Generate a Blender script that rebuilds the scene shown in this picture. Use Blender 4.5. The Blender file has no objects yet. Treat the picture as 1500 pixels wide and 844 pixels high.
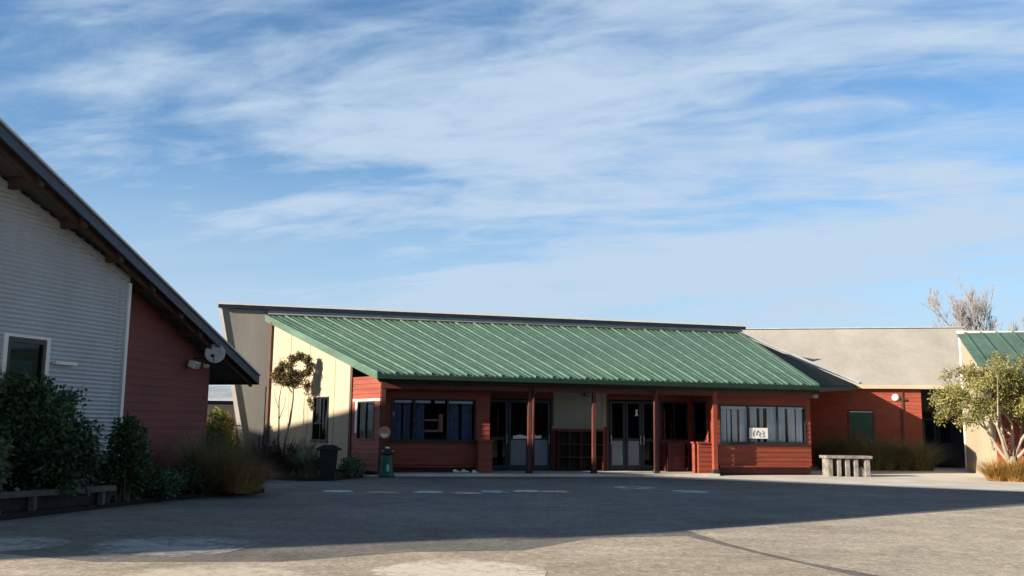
import bpy, math, random
from mathutils import Vector, Matrix, noise
R = random.Random(7)
sc = bpy.context.scene
COL = sc.collection
rad = math.radians

# ------------------------------------------------------------------ materials
def new_mat(name):
    m = bpy.data.materials.new(name); m.use_nodes = True
    nt = m.node_tree; nt.nodes.clear()
    out = nt.nodes.new('ShaderNodeOutputMaterial')
    b = nt.nodes.new('ShaderNodeBsdfPrincipled')
    nt.links.new(b.outputs[0], out.inputs[0])
    return m, nt, b, out

def noise_node(nt, scale, detail=4, rough=.6, vec=None, stretch=None):
    tc = nt.nodes.new('ShaderNodeTexCoord')
    src = tc.outputs['Object']
    if stretch:
        mp = nt.nodes.new('ShaderNodeMapping'); mp.inputs['Scale'].default_value = stretch
        nt.links.new(src, mp.inputs[0]); src = mp.outputs[0]
    n = nt.nodes.new('ShaderNodeTexNoise')
    n.inputs['Scale'].default_value = scale; n.inputs['Detail'].default_value = detail
    n.inputs['Roughness'].default_value = rough
    nt.links.new(src, n.inputs['Vector'])
    return n

def ramp(nt, fac, stops):
    r = nt.nodes.new('ShaderNodeValToRGB')
    el = r.color_ramp.elements
    while len(el) < len(stops): el.new(.5)
    for e, (p, c) in zip(el, stops):
        e.position = p; e.color = (c[0], c[1], c[2], 1)
    nt.links.new(fac, r.inputs[0])
    return r

def mixc(nt, fac, a, b, mode='MIX'):
    m = nt.nodes.new('ShaderNodeMix'); m.data_type = 'RGBA'; m.blend_type = mode
    if isinstance(fac, (int, float)): m.inputs[0].default_value = fac
    else: nt.links.new(fac, m.inputs[0])
    for i, v in ((6, a), (7, b)):
        if isinstance(v, tuple): m.inputs[i].default_value = (*v, 1)
        else: nt.links.new(v, m.inputs[i])
    return m.outputs[2]

def mat(name, c, rough=.7, var=.25, scale=3., fine=None, stretch=None, metal=0., bump=0., spec=.4, c2=None):
    """weathered paint/metal/timber: base colour broken up by two sizes of noise"""
    m, nt, b, out = new_mat(name)
    lo = tuple(max(0, x*(1-var)) for x in c); hi = tuple(min(1, x*(1+var)) for x in (c2 or c))
    n1 = noise_node(nt, scale, 5, .65, stretch=stretch)
    r1 = ramp(nt, n1.outputs[0], [(.3, lo), (.7, hi)])
    col = r1.outputs[0]
    n2 = noise_node(nt, fine or scale*9, 4, .7, stretch=stretch)
    r2 = ramp(nt, n2.outputs[0], [(.3, (1-var*.6,)*3), (.75, (1+var*.3,)*3)])
    col = mixc(nt, 1., col, r2.outputs[0], 'MULTIPLY')
    nt.links.new(col, b.inputs['Base Color'])
    b.inputs['Roughness'].default_value = rough; b.inputs['Metallic'].default_value = metal
    b.inputs['Specular IOR Level'].default_value = spec
    if bump:
        bp = nt.nodes.new('ShaderNodeBump'); bp.inputs['Strength'].default_value = bump; bp.inputs['Distance'].default_value = .02
        nt.links.new(n2.outputs[0], bp.inputs['Height']); nt.links.new(bp.outputs[0], b.inputs['Normal'])
    return m

def leaf_mat(name, c, c2, scale=1.2, rough=.55, trans=.25):
    m, nt, b, out = new_mat(name)
    n1 = noise_node(nt, scale, 3, .6); n2 = noise_node(nt, scale*14, 2, .6)
    r1 = ramp(nt, n1.outputs[0], [(.35, c), (.65, c2)])
    r2 = ramp(nt, n2.outputs[0], [(.3, (.55,)*3), (.7, (1.35,)*3)])
    col = mixc(nt, 1., r1.outputs[0], r2.outputs[0], 'MULTIPLY')
    nt.links.new(col, b.inputs['Base Color']); b.inputs['Roughness'].default_value = rough
    b.inputs['Specular IOR Level'].default_value = .3
    t = nt.nodes.new('ShaderNodeBsdfTranslucent'); nt.links.new(col, t.inputs[0])
    mx = nt.nodes.new('ShaderNodeMixShader'); mx.inputs[0].default_value = trans
    nt.links.new(b.outputs[0], mx.inputs[1]); nt.links.new(t.outputs[0], mx.inputs[2])
    nt.links.new(mx.outputs[0], out.inputs[0])
    return m

def glass_mat(name, tint=(.86, .90, .93), refl=1.0):
    m, nt, b, out = new_mat(name)
    tr = nt.nodes.new('ShaderNodeBsdfTransparent'); tr.inputs[0].default_value = (*tint, 1)
    gl = nt.nodes.new('ShaderNodeBsdfGlossy'); gl.inputs['Roughness'].default_value = .03
    fr = nt.nodes.new('ShaderNodeFresnel'); fr.inputs[0].default_value = 1.5
    mu = nt.nodes.new('ShaderNodeMath'); mu.operation = 'MULTIPLY'; mu.inputs[1].default_value = 1.6*refl; mu.use_clamp = True
    nt.links.new(fr.outputs[0], mu.inputs[0])
    mx = nt.nodes.new('ShaderNodeMixShader'); nt.links.new(mu.outputs[0], mx.inputs[0])
    nt.links.new(tr.outputs[0], mx.inputs[1]); nt.links.new(gl.outputs[0], mx.inputs[2])
    nt.links.new(mx.outputs[0], out.inputs[0])
    return m

def asphalt_mat(name, dark, light, warm):
    m, nt, b, out = new_mat(name)
    n1 = noise_node(nt, .22, 5, .6); n2 = noise_node(nt, 1.6, 5, .7); n3 = noise_node(nt, 42, 4, .75)
    r1 = ramp(nt, n1.outputs[0], [(.32, dark), (.68, light)])
    r2 = ramp(nt, n2.outputs[0], [(.3, (.80,)*3), (.72, (1.18,)*3)])
    col = mixc(nt, 1., r1.outputs[0], r2.outputs[0], 'MULTIPLY')
    n4 = noise_node(nt, .5, 3, .5, stretch=(1, 2.2, 1))
    r4 = ramp(nt, n4.outputs[0], [(.56, (0, 0, 0)), (.68, (.5,)*3)])
    col = mixc(nt, r4.outputs[0], col, warm)
    r3 = ramp(nt, n3.outputs[0], [(.3, (.66,)*3), (.72, (1.3,)*3)])
    col = mixc(nt, 1., col, r3.outputs[0], 'MULTIPLY')
    n5 = noise_node(nt, 7, 6, .8, stretch=(1.3, .9, 1)); r5 = ramp(nt, n5.outputs[0], [(.34, (.72,)*3), (.5, (1.,)*3), (.68, (1.28,)*3)])
    col = mixc(nt, 1., col, r5.outputs[0], 'MULTIPLY')
    n6 = noise_node(nt, .35, 5, .7, stretch=(.9, 1.1, 1)); r6 = ramp(nt, n6.outputs[0], [(.40, (.82,)*3), (.47, (1.,)*3), (.56, (1.,)*3), (.64, (1.2,)*3)])
    col = mixc(nt, 1., col, r6.outputs[0], 'MULTIPLY')
    v = nt.nodes.new('ShaderNodeTexVoronoi'); v.inputs['Scale'].default_value = 26; tc = nt.nodes.new('ShaderNodeTexCoord'); nt.links.new(tc.outputs['Object'], v.inputs['Vector'])
    rv = ramp(nt, v.outputs['Color'], [(.15, (.72,)*3), (.85, (1.3,)*3)]); col = mixc(nt, .6, col, mixc(nt, 1., col, rv.outputs[0], 'MULTIPLY'))
    nt.links.new(col, b.inputs['Base Color']); b.inputs['Roughness'].default_value = .92
    b.inputs['Specular IOR Level'].default_value = .2
    bp = nt.nodes.new('ShaderNodeBump'); bp.inputs['Strength'].default_value = .5; bp.inputs['Distance'].default_value = .012
    nt.links.new(n3.outputs[0], bp.inputs['Height']); nt.links.new(bp.outputs[0], b.inputs['Normal'])
    return m

def worn_paint(name, c, cover=.5, radius=1.):
    """old paint flaking off: full in the middle, breaking up raggedly toward the rim"""
    m, nt, b, out = new_mat(name)
    n = noise_node(nt, 7, 6, .8); nl = noise_node(nt, 1.7/radius, 4, .65); nf = noise_node(nt, 60, 3, .7)
    tc = nt.nodes.new('ShaderNodeTexCoord'); ln = nt.nodes.new('ShaderNodeVectorMath'); ln.operation = 'LENGTH'
    nt.links.new(tc.outputs['Object'], ln.inputs[0])
    def mt(op, a, b_):
        q = nt.nodes.new('ShaderNodeMath'); q.operation = op
        for i, v in ((0, a), (1, b_)):
            if isinstance(v, (int, float)): q.inputs[i].default_value = v
            else: nt.links.new(v, q.inputs[i])
        return q.outputs[0]
    s = mt('ADD', mt('ADD', n.outputs[0], mt('MULTIPLY', nl.outputs[0], 1.5)), mt('MULTIPLY', nf.outputs[0], .35))
    s = mt('SUBTRACT', s, mt('MULTIPLY', mt('POWER', mt('DIVIDE', ln.outputs['Value'], radius), 3.), .55))
    mr = nt.nodes.new('ShaderNodeMapRange'); mr.inputs[1].default_value = 1.42-.45*cover; mr.inputs[2].default_value = 1.72-.35*cover
    mr.inputs[4].default_value = min(.92, .45+.5*cover); nt.links.new(s, mr.inputs[0])
    r2 = ramp(nt, n.outputs[0], [(.3, tuple(x*.75 for x in c)), (.7, tuple(min(1, x*1.15) for x in c))])
    nt.links.new(r2.outputs[0], b.inputs['Base Color']); b.inputs['Roughness'].default_value = .92
    tr = nt.nodes.new('ShaderNodeBsdfTransparent')
    mx = nt.nodes.new('ShaderNodeMixShader'); nt.links.new(mr.outputs[0], mx.inputs[0])
    nt.links.new(tr.outputs[0], mx.inputs[1]); nt.links.new(b.outputs[0], mx.inputs[2])
    nt.links.new(mx.outputs[0], out.inputs[0])
    return m

M = dict(
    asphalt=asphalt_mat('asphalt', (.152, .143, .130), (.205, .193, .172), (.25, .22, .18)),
    asphalt2=asphalt_mat('smooth_sun_toned_asphalt', (.39, .34, .265), (.48, .42, .33), (.52, .46, .36)),  # smoother patch, its colour also lightened to paint sunshine on it
    asphalt3=asphalt_mat('worn_tan_sun_toned_asphalt', (.36, .305, .23), (.48, .415, .32), (.58, .51, .40)),  # tan wear, also lightened to paint the sunlit foreground
    concrete=mat('concrete', (.60, .56, .49), .9, .22, .5, 7, bump=.2),
    soil=mat('bark_soil', (.022, .018, .014), .95, .5, 5, 40, bump=.6),
    red=mat('red_board', (.255, .055, .031), .62, .22, .9, 9, stretch=(1, 1, 5)),
    redplain=mat('red_brown_board', (.17, .045, .042), .7, .2, .8, 9, stretch=(1, 1, 5)),
    darkred=mat('dark_red_timber', (.085, .020, .018), .6, .25, 3),
    brownred=mat('brown_stained_post', (.11, .035, .028), .6, .25, 3, stretch=(3, 3, 1)),
    cream=mat('cream_plaster', (.41, .352, .25), .85, .11, .7, 12, stretch=(1, 1, .4)),
    greyp=mat('grey_green_panel', (.28, .30, .27), .8, .12, .6, 9),
    greyw=mat('grey_wall', (.30, .295, .27), .85, .14, .5, 6, stretch=(1, 1, .3)),
    clad=mat('pale_grey_corrugated_steel', (.50, .52, .56), .5, .10, .8, 14, stretch=(1, 1, .5)),
    white=mat('white_trim', (.80, .77, .74), .6, .10, 2),
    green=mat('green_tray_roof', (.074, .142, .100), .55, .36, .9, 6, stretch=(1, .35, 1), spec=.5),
    greenrib=mat('pale_green_rib', (.085, .165, .118), .5, .3, 2., 9),
    greendark=mat('green_fascia', (.010, .034, .024), .6, .2, 2),
    greenhip_shade=mat('shade_painted_tray_roof', (.030, .045, .037), .9, .25, .6, 5, spec=.1),  # roof green darkened to paint the face turned from the sun
    flash=mat('grey_roof_flashing', (.34, .38, .42), .5, .2, 1.5, 8),
    navy=mat('navy_fascia', (.012, .022, .055), .45, .2, 2),
    zinc=mat('weathered_zinc_roof', (.38, .365, .325), .75, .16, .5, 7, stretch=(1, .4, 1)),
    timber=mat('dark_brown_rafter', (.085, .045, .034), .75, .3, 3),
    soffit=mat('grey_soffit', (.10, .105, .105), .85, .2, 2),
    frame=mat('dark_window_frame', (.02, .022, .026), .4, .2, 4),
    navyframe=mat('navy_door_frame', (.014, .024, .05), .4, .2, 4),
    curtain=mat('pale_curtain_cloth', (.88, .89, .93), .9, .08, 3),
    curtain_shade=mat('shade_darkened_curtain_cloth', (.13, .16, .27), .9, .3, 3),  # pale cloth darkened to paint the shade behind the panes
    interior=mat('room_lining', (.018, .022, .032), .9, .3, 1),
    paper=mat('paper', (.82, .82, .80), .8, .05, 3),
    ink=mat('ink', (.16, .18, .24), .8, .2, 5),
    greydoor=mat('grey_blue_door_panel', (.20, .23, .28), .6, .15, 2),
    grdoor=mat('teal_green_door', (.016, .085, .07), .5, .2, 2),
    binb=mat('dark_green_plastic', (.012, .022, .020), .45, .3, 3),
    bing=mat('bright_green_plastic', (.012, .10, .065), .4, .2, 3),
    emblem=mat('pale_green_emblem', (.25, .55, .38), .5, .1, 5),
    pink=mat('salmon_paint', (.62, .25, .20), .6, .2, 8),
    stone=mat('pale_concrete_table', (.22, .205, .19), .9, .5, 5, 24, bump=.4),
    dark=mat('near_black_board', (.03, .026, .025), .8, .3, 4),  # shared near-black tone for fascias, lids, brackets and boards
    bark=mat('grey_bark', (.13, .105, .085), .9, .35, 6, 40, stretch=(4, 4, 1)),
    palebark=mat('pale_bark', (.34, .29, .22), .85, .25, 4, 30, stretch=(4, 4, 1)),
    twig=mat('winter_twig', (.24, .22, .21), .9, .3, 3),
    sleeper=mat('old_grey_timber', (.12, .11, .10), .9, .3, 3, 30, stretch=(1, 1, 8)),
    fence=mat('brown_fence_timber', (.075, .036, .024), .85, .35, 3, 20, stretch=(4, 4, 1)),
    dish=mat('grey_dish', (.55, .57, .60), .5, .08, 3),
    glass=glass_mat('window_glass', (.84, .90, .95), .6),
    glassd=glass_mat('dark_glass', (.26, .34, .46), .45),
    leafdark=leaf_mat('dark_evergreen_leaf', (.027, .060, .029), (.072, .130, .055), 1.5, .5, .15),
    leafmid=leaf_mat('mid_green_leaf', (.030, .066, .024), (.070, .130, .042), 1.8, .5, .2),
    leafgrey=leaf_mat('grey_green_leaf', (.06, .10, .05), (.13, .18, .10), 2, .5, .2),
    leafolive=leaf_mat('olive_leaf', (.20, .20, .06), (.38, .36, .14), .9, .5, .4),
    leafdry=leaf_mat('dry_brown_leaf', (.11, .085, .04), (.25, .20, .095), 2.5, .7, .25),
    leafpurple=leaf_mat('purple_flax_leaf', (.035, .018, .026), (.09, .05, .06), 1.5, .45, .1),
    leafvar=leaf_mat('cream_striped_leaf', (.10, .14, .06), (.36, .38, .24), 3, .5, .2),
    leafyel=leaf_mat('yellow_green_leaf', (.14, .17, .02), (.28, .29, .05), 2, .5, .3),
    tussgreen=leaf_mat('green_brown_tussock', (.12, .125, .05), (.28, .23, .11), 1.2, .7, .25),
    tussorange=leaf_mat('rust_tussock', (.34, .20, .09), (.55, .37, .18), 1.6, .7, .25),
    tussgold=leaf_mat('golden_tussock', (.28, .16, .035), (.48, .30, .085), 1.6, .7, .25),
    tussdull=leaf_mat('dull_green_tussock', (.12, .115, .06), (.25, .22, .12), .8, .7, .2),
)

# ------------------------------------------------------------------ mesh builder
class MB:
    def __init__(s): s.v = []; s.f = []
    def add(s, vs, fs):
        o = len(s.v); s.v += [tuple(p) for p in vs]; s.f += [tuple(i+o for i in f) for f in fs]
    def box(s, x0, x1, y0, y1, z0, z1, T=None):
        vs = [Vector((x, y, z)) for z in (z0, z1) for y in (y0, y1) for x in (x0, x1)]
        if T: vs = [T @ p for p in vs]
        s.add(vs, [(0, 2, 3, 1), (4, 5, 7, 6), (0, 1, 5, 4), (2, 6, 7, 3), (0, 4, 6, 2), (1, 3, 7, 5)])
    def prism(s, pts, ext):
        n = len(pts); ext = Vector(ext); a = [Vector(p) for p in pts]; b = [p+ext for p in a]
        s.add(a+b, [tuple(range(n))[::-1], tuple(range(n, 2*n))]+[(i, (i+1) % n, n+(i+1) % n, n+i) for i in range(n)])
    def quad(s, a, b, c, d): s.add([a, b, c, d], [(0, 1, 2, 3)])
    def bar(s, a, b, w, h, up=(0, 0, 1)):
        a = Vector(a); b = Vector(b); d = (b-a).normalized(); u = Vector(up)
        x = d.cross(u).normalized(); y = x.cross(d).normalized()
        vs = []
        for p in (a, b):
            for (i, j) in ((-1, -1), (1, -1), (1, 1), (-1, 1)): vs.append(p+x*(i*w/2)+y*(j*h/2))
        s.add(vs, [(3, 2, 1, 0), (4, 5, 6, 7), (0, 1, 5, 4), (1, 2, 6, 5), (2, 3, 7, 6), (3, 0, 4, 7)])
    def tube(s, pts, rs, n=6, cap=True):
        pts = [Vector(p) for p in pts]; o = len(s.v); k = len(pts)
        prev = None
        for i, p in enumerate(pts):
            d = (pts[min(i+1, k-1)]-pts[max(i-1, 0)])
            if d.length < 1e-6: d = Vector((0, 0, 1))
            d.normalize()
            x = d.cross(Vector((0, 1, 0)) if prev is None else prev)
            if prev is not None: x = prev - d*prev.dot(d)
            elif x.length < .1: x = d.cross(Vector((1, 0, 0)))
            x.normalize(); prev = x; y = d.cross(x)
            for j in range(n):
                t = 2*math.pi*j/n
                s.v.append(tuple(p+(x*math.cos(t)+y*math.sin(t))*rs[i]))
        for i in range(k-1):
            for j in range(n):
                s.f.append((o+i*n+j, o+i*n+(j+1) % n, o+(i+1)*n+(j+1) % n, o+(i+1)*n+j))
        if cap:
            s.f.append(tuple(o+j for j in range(n))[::-1]); s.f.append(tuple(o+(k-1)*n+j for j in range(n)))
    def lathe(s, prof, n=20, c=(0, 0, 0), T=None):
        o = len(s.v)
        for r, z in prof:
            for j in range(n):
                t = 2*math.pi*j/n; p = Vector((c[0]+r*math.cos(t), c[1]+r*math.sin(t), c[2]+z))
                s.v.append(tuple(T @ p if T else p))
        for i in range(len(prof)-1):
            for j in range(n):
                s.f.append((o+i*n+j, o+i*n+(j+1) % n, o+(i+1)*n+(j+1) % n, o+(i+1)*n+j))
        s.f.append(tuple(o+j for j in range(n))[::-1]); s.f.append(tuple(o+(len(prof)-1)*n+j for j in range(n)))
    def build(s, name, m, parent=None, smooth=False, bevel=0, loc=(0, 0, 0)):
        me = bpy.data.meshes.new(name); me.from_pydata(s.v, [], s.f); me.materials.append(M[m] if isinstance(m, str) else m)
        me.update()
        if smooth:
            for p in me.polygons: p.use_smooth = True
        o = bpy.data.objects.new(name, me); COL.objects.link(o); o.parent = parent; o.location = loc
        if bevel:
            b = o.modifiers.new('bevel', 'BEVEL'); b.width = bevel; b.segments = 2; b.limit_method = 'ANGLE'
        return o

def tag(o, label=None, cat=None, group=None, kind=None):
    if label: o['label'] = label
    if cat: o['category'] = cat
    if group: o['group'] = group
    if kind: o['kind'] = kind
    return o
def thing(name, label, cat, loc=(0, 0, 0), rz=0., group=None):
    o = bpy.data.objects.new(name, None); COL.objects.link(o); o.location = loc; o.rotation_euler = (0, 0, rz)
    o.empty_display_size = .2
    return tag(o, label, cat, group)
def copy_tree(o, parent=None):
    c = o.copy(); COL.objects.link(c); c.parent = parent
    for ch in [x for x in bpy.data.objects if x.parent == o]: copy_tree(ch, c)
    return c
def xf(o, xdir, ydir=None):
    """frame with local x along xdir (horizontal), y horizontal inward, z up"""
    x = Vector((xdir[0], xdir[1], 0)).normalized(); y = Vector((-x.y, x.x, 0))
    return Matrix(((x.x, y.x, 0, o[0]), (x.y, y.y, 0, o[1]), (0, 0, 1, o[2] if len(o) > 2 else 0), (0, 0, 0, 1)))

def wall_rects(x0, x1, z0, z1, holes):
    xs = sorted({x0, x1, *[h[0] for h in holes], *[h[1] for h in holes]})
    xs = [x for x in xs if x0 <= x <= x1]
    out = []
    for a, b in zip(xs, xs[1:]):
        hs = sorted([(h[2], h[3]) for h in holes if h[0] <= a and h[1] >= b])
        z = z0
        for p, q in hs:
            if p > z: out.append((a, b, z, p))
            z = max(z, q)
        if z < z1: out.append((a, b, z, z1))
    return out
def boards(mb, T, rects, thick=.1, pitch=.16, lip=.02):
    """weatherboard cladding on a wall lying in local y=0, facing -y"""
    for a, b, p, q in rects:
        k0 = math.floor(p/pitch); k = k0
        while k*pitch < q-1e-6:
            za, zb = max(p, k*pitch), min(q, (k+1)*pitch)
            ya = -lip*(1-(za-k*pitch)/pitch); yb = -lip*(1-(zb-k*pitch)/pitch)
            vs = [Vector((a, ya, za)), Vector((b, ya, za)), Vector((b, yb, zb)), Vector((a, yb, zb)), Vector((a, 0.002, za)), Vector((b, 0.002, za))]
            mb.add([T @ v for v in vs], [(0, 1, 2, 3), (4, 5, 1, 0)])
            k += 1
        mb.box(a, b, .004, thick, p, q, T)

def window(parent, T, x0, x1, z0, z1, mull=(), m='frame', glass='glass', fw=.05, depth=.06, rails=(), name='window', sill=True):
    f = MB()
    f.box(x0, x0+fw, -.03, depth, z0, z1, T); f.box(x1-fw, x1, -.03, depth, z0, z1, T)
    f.box(x0+fw, x1-fw, -.03, depth, z1-fw, z1, T); f.box(x0+fw, x1-fw, -.03, depth, z0, z0+fw, T)
    for q in mull: f.box(q-fw*.45, q+fw*.45, -.022, depth-.01, z0+fw, z1-fw, T)
    for (a, b, z) in rails: f.box(a, b, -.018, depth-.012, z-fw*.4, z+fw*.4, T)
    w = f.build(name, m, parent)
    g = MB(); g.quad(*[T @ Vector(p) for p in ((x0+fw, .02, z0+fw), (x1-fw, .02, z0+fw), (x1-fw, .02, z1-fw), (x0+fw, .02, z1-fw))])
    g.build('pane', glass, w)
    if sill:
        s = MB(); s.box(x0-.05, x1+.05, -.07, -.032, z0-.05, z0-.002, T); s.build('sill', m, w)
    return w
def curtain(parent, T, spans, z0, z1, y=.22, m='curtain', amp=.035):
    for (a, b) in spans:
        c = MB()
        n = max(6, int((b-a)/.022)); pr = []
        ph = R.random()*6
        for i in range(n+1):
            t = i/n; x = a+(b-a)*t
            pr.append((x, y+amp*math.sin(ph+t*(b-a)*42+1.3*math.sin(t*9+ph)), a+(b-a)*(t+.06*math.sin(ph+t*7))))
        o = len(c.v)
        for k in range(5):
            s = k/4; z = z1+(z0-z1)*s
            for (x, yy, xb) in pr: c.v.append(tuple(T @ Vector((x+(xb-x)*s, yy*(1)+.02*s*math.sin(x*11), z))))
        for k in range(4):
            for i in range(n): c.f.append((o+k*(n+1)+i, o+k*(n+1)+i+1, o+(k+1)*(n+1)+i+1, o+(k+1)*(n+1)+i))
        c.build('curtain', m, parent, smooth=True)

# ------------------------------------------------------------------ vegetation
def rnd_dir():
    while True:
        v = Vector((R.uniform(-1, 1), R.uniform(-1, 1), R.uniform(-1, 1)))
        if .01 < v.length < 1: return v.normalized()
def leaf(mb, p, d, n, L, W):
    side = d.cross(n)
    if side.length < .01: side = d.cross(Vector((1, 0, 0)))
    side.normalize()
    q = p+d*L
    m1 = p+d*L*.45
    mb.add([p, m1+side*W*.5, q, m1-side*W*.5], [(0, 1, 2, 3)])
def foliage(mb, blobs, clusters, per, L, W, spread, droop=.15, shell=.55, up=.2):
    tot = sum(b[1][0]*b[1][1]*b[1][2] for b in blobs)
    for c, r in blobs:
        c = Vector(c); n = max(1, int(clusters*(r[0]*r[1]*r[2])/tot))
        for _ in range(n):
            d = rnd_dir(); rr = (shell+(1-shell)*R.random()) if R.random() < .8 else R.random()
            wob = .82+.4*noise.noise(d*1.7+c*3)+.12*noise.noise(d*5+c)
            p = c+Vector((d.x*r[0], d.y*r[1], d.z*r[2]))*rr*wob
            if p.z < .04: p.z = .04+R.random()*.15
            tip = (d*.7+rnd_dir()*.6+Vector((0, 0, up))).normalized()
            for _ in range(per):
                q = p+rnd_dir()*spread*R.random()**.5
                dd = (tip*.5+rnd_dir()+Vector((0, 0, -droop))).normalized()
                s = R.uniform(.65, 1.25)
                leaf(mb, q, dd, rnd_dir(), L*s, W*s)
def blades(mb, c, n, H, spread, w, bend=.6, r0=.08, squash=1.):
    c = Vector(c)
    for _ in range(n):
        a = R.random()*2*math.pi; o = c+Vector((math.cos(a), math.sin(a), 0))*r0*R.random()**.5
        lean = R.random()**.7*spread; h = H*R.uniform(.55, 1.1)
        a2 = a+R.uniform(-.6, .6); d = Vector((math.cos(a2), math.sin(a2), 0)); side = Vector((-d.y, d.x, 0))
        pts = []
        for k in range(4):
            t = k/3
            pts.append(o+d*lean*(t*(.5+bend*t))+Vector((0, 0, h*(t-.42*bend*(lean/spread)*t*t*t)*squash)))
        ws = [w, w*.9, w*.6, w*.12]
        vs = []
        for p, ww in zip(pts, ws): vs += [p-side*ww/2, p+side*ww/2]
        mb.add(vs, [(0, 1, 3, 2), (2, 3, 5, 4), (4, 5, 7, 6)])
def branch(mb, p, d, L, r, depth, tips=None, nseg=3, split=(2, 3), ang=.5, rmin=.006, ups=.15, sides=5, shrink=.72):
    pts = [p]; rs = [r]; q = Vector(p); dd = Vector(d)
    for k in range(nseg):
        dd = (dd+rnd_dir()*.16+Vector((0, 0, ups*.4))).normalized(); q = q+dd*(L/nseg)
        pts.append(q.copy()); rs.append(max(rmin, r*(1-.38*(k+1)/nseg)))
    mb.tube(pts, rs, sides if depth > 1 else 3, cap=False)
    if depth == 0:
        if tips is not None: tips.append(q.copy())
        return
    for _ in range(R.randint(*split)):
        nd = (dd+rnd_dir()*ang*1.5+Vector((0, 0, ups))).normalized()
        branch(mb, q if R.random() < .6 else pts[-2], nd, L*R.uniform(shrink-.12, shrink+.1), rs[-1]*.78, depth-1, tips, nseg, split, ang, rmin, ups, sides, shrink)
def plant(name, label, cat, loc, parts, group=None):
    t = thing(name, label, cat, loc, 0, group)
    for (pn, mb, m) in parts: mb.build(pn, m, t)
    return t

# ------------------------------------------------------------------ SETTING: ground sheets
def sheet(name, pts, z, m, kind='structure'):
    b = MB(); b.add([(x, y, z) for x, y in pts], [tuple(range(len(pts)))])
    return tag(b.build(name, m), kind=kind)
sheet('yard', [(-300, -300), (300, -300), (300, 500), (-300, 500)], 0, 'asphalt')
sheet('asphalt_patch', [(2.75, 15.2), (3.05, 13.4), (3.25, 12.6), (3.55, 11.7), (4.1, 10.6), (4.9, 9.2), (6.2, 6.5), (24, 4), (26, 21), (14.5, 23.0), (11.5, 21.4), (7.5, 18.6), (4.6, 16.4)], .004, 'asphalt2')  # far rim runs along the shade edge, lighter colour doubles as sunlight
sheet('worn_sun_toned_asphalt', [(-40, -20), (3.2, -20), (4.0, 10.0), (3.2, 12.4), (2.6, 14.4), (1.2, 14.0), (.2, 12.5), (-1.2, 12.2), (-2.6, 11.2), (-4.6, 11.0), (-6, 11.6), (-9, 12.2), (-40, 16)], .002, 'asphalt3')  # lightened sheet stops near the shade edge, painting sunlight with the wear
sheet('path', [(-4.6, 29.75), (-1.5, 30.3), (1.5, 30.95), (4.3, 31.4), (7.0, 29.95), (10.2, 28.2), (14.2, 26.0), (19.5, 22.8), (32, 16), (60, 40), (19, 60), (-2, 40)], .004, 'concrete')
b = MB()
bed = [(-12, 14.0), (-8.6, 14.55), (-7.95, 15.25), (-7.45, 17.2), (-7.0, 19.3), (-5.95, 21.6), (-5.6, 22.3), (-5.75, 22.9), (-6.6, 23.6), (-8.6, 24.2), (-14, 26)]
b.prism([(x, y, -.02) for x, y in bed], (0, 0, .10)); tag(b.build('garden_soil', 'soil'), kind='structure')
b = MB()
bed = [(-8.6, 27.0), (-7.2, 27.7), (-5.6, 27.05), (-4.9, 27.3), (-4.45, 29.6), (-4.75, 30.5), (-10, 37.5), (-13, 40), (-14, 36)]
b.prism([(x, y, -.02) for x, y in bed], (0, 0, .07)); tag(b.build('garden_soil', 'soil'), kind='structure')

# worn painted rounds on the asphalt
def blob_mark(cx, cy, rx, ry, z, m, label, wob=.12, ring=0, name='painted_mark', group=None, n=48, rot=0):
    b = MB(); s = R.random()*9; out = []; inn = []
    for i in range(n):
        t = 2*math.pi*i/n; k = 1+wob*noise.noise(Vector((math.cos(t)*1.5+s, math.sin(t)*1.5, s)))*2
        x, y = rx*math.cos(t)*k, ry*math.sin(t)*k
        x, y = x*math.cos(rot)-y*math.sin(rot), x*math.sin(rot)+y*math.cos(rot)
        out.append((x, y, 0)); inn.append((x*ring, y*ring, 0))
    if ring: b.add(out+inn, [(i, (i+1) % n, n+(i+1) % n, n+i) for i in range(n)])
    else: b.add(out, [tuple(range(n))])
    return tag(b.build(name, m, loc=(cx, cy, z)), label, 'ground marking', group)
worn1 = worn_paint('worn_grey_paint', (.40, .40, .38), .85, 1.25); worn2 = worn_paint('worn_cream_paint', (.70, .63, .51), 1.2, 1.15)
blob_mark(-4.3, 12.45, 1.15, 1.25, .006, worn1, 'large faded grey painted round on shaded asphalt at lower left')
blob_mark(-.55, 10.55, 1.0, 1.1, .006, worn2, 'pale cream worn round on sunlit asphalt in the foreground')
blob_mark(-3.0, 9.9, 1.05, 1.1, .006, worn_paint('worn_tan_paint', (.62, .55, .44), 1.2, 1.15), 'dull tan worn round on sunlit asphalt left of the pale one')
blob_mark(-6.6, 12.3, .9, .9, .006, worn1, 'faint grey scuffed round at the left edge of the yard')
cols = dict(white=(.62, .60, .56), orange=(.55, .34, .25), pale=(.55, .58, .60), red=(.46, .26, .22), blue=(.38, .46, .58), lime=(.55, .60, .40), peach=(.62, .48, .38))
PM = {k: worn_paint('court_paint_'+k, v, 1.35, .5) for k, v in cols.items()}
marks = [(-4.05, 23.0, 'white', 'thin whitish painted shape, the faintest at the left end of the row'),
         (-2.95, 22.75, 'orange', 'flat rust orange painted shape second in the row from the left'),
         (-1.95, 23.15, 'pale', 'pale grey white painted shape between the orange and red ones'),
         (-1.05, 23.05, 'red', 'dull red and white painted shape in the middle of the row'),
         (-.42, 23.55, 'blue', 'pale blue painted shape on the asphalt right of the red one'),
         (.4, 23.95, 'lime', 'whitish lime painted shape between the blue and peach ones'),
         (1.15, 23.85, 'peach', 'peach coloured painted shape at the right end of the row')]
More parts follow.
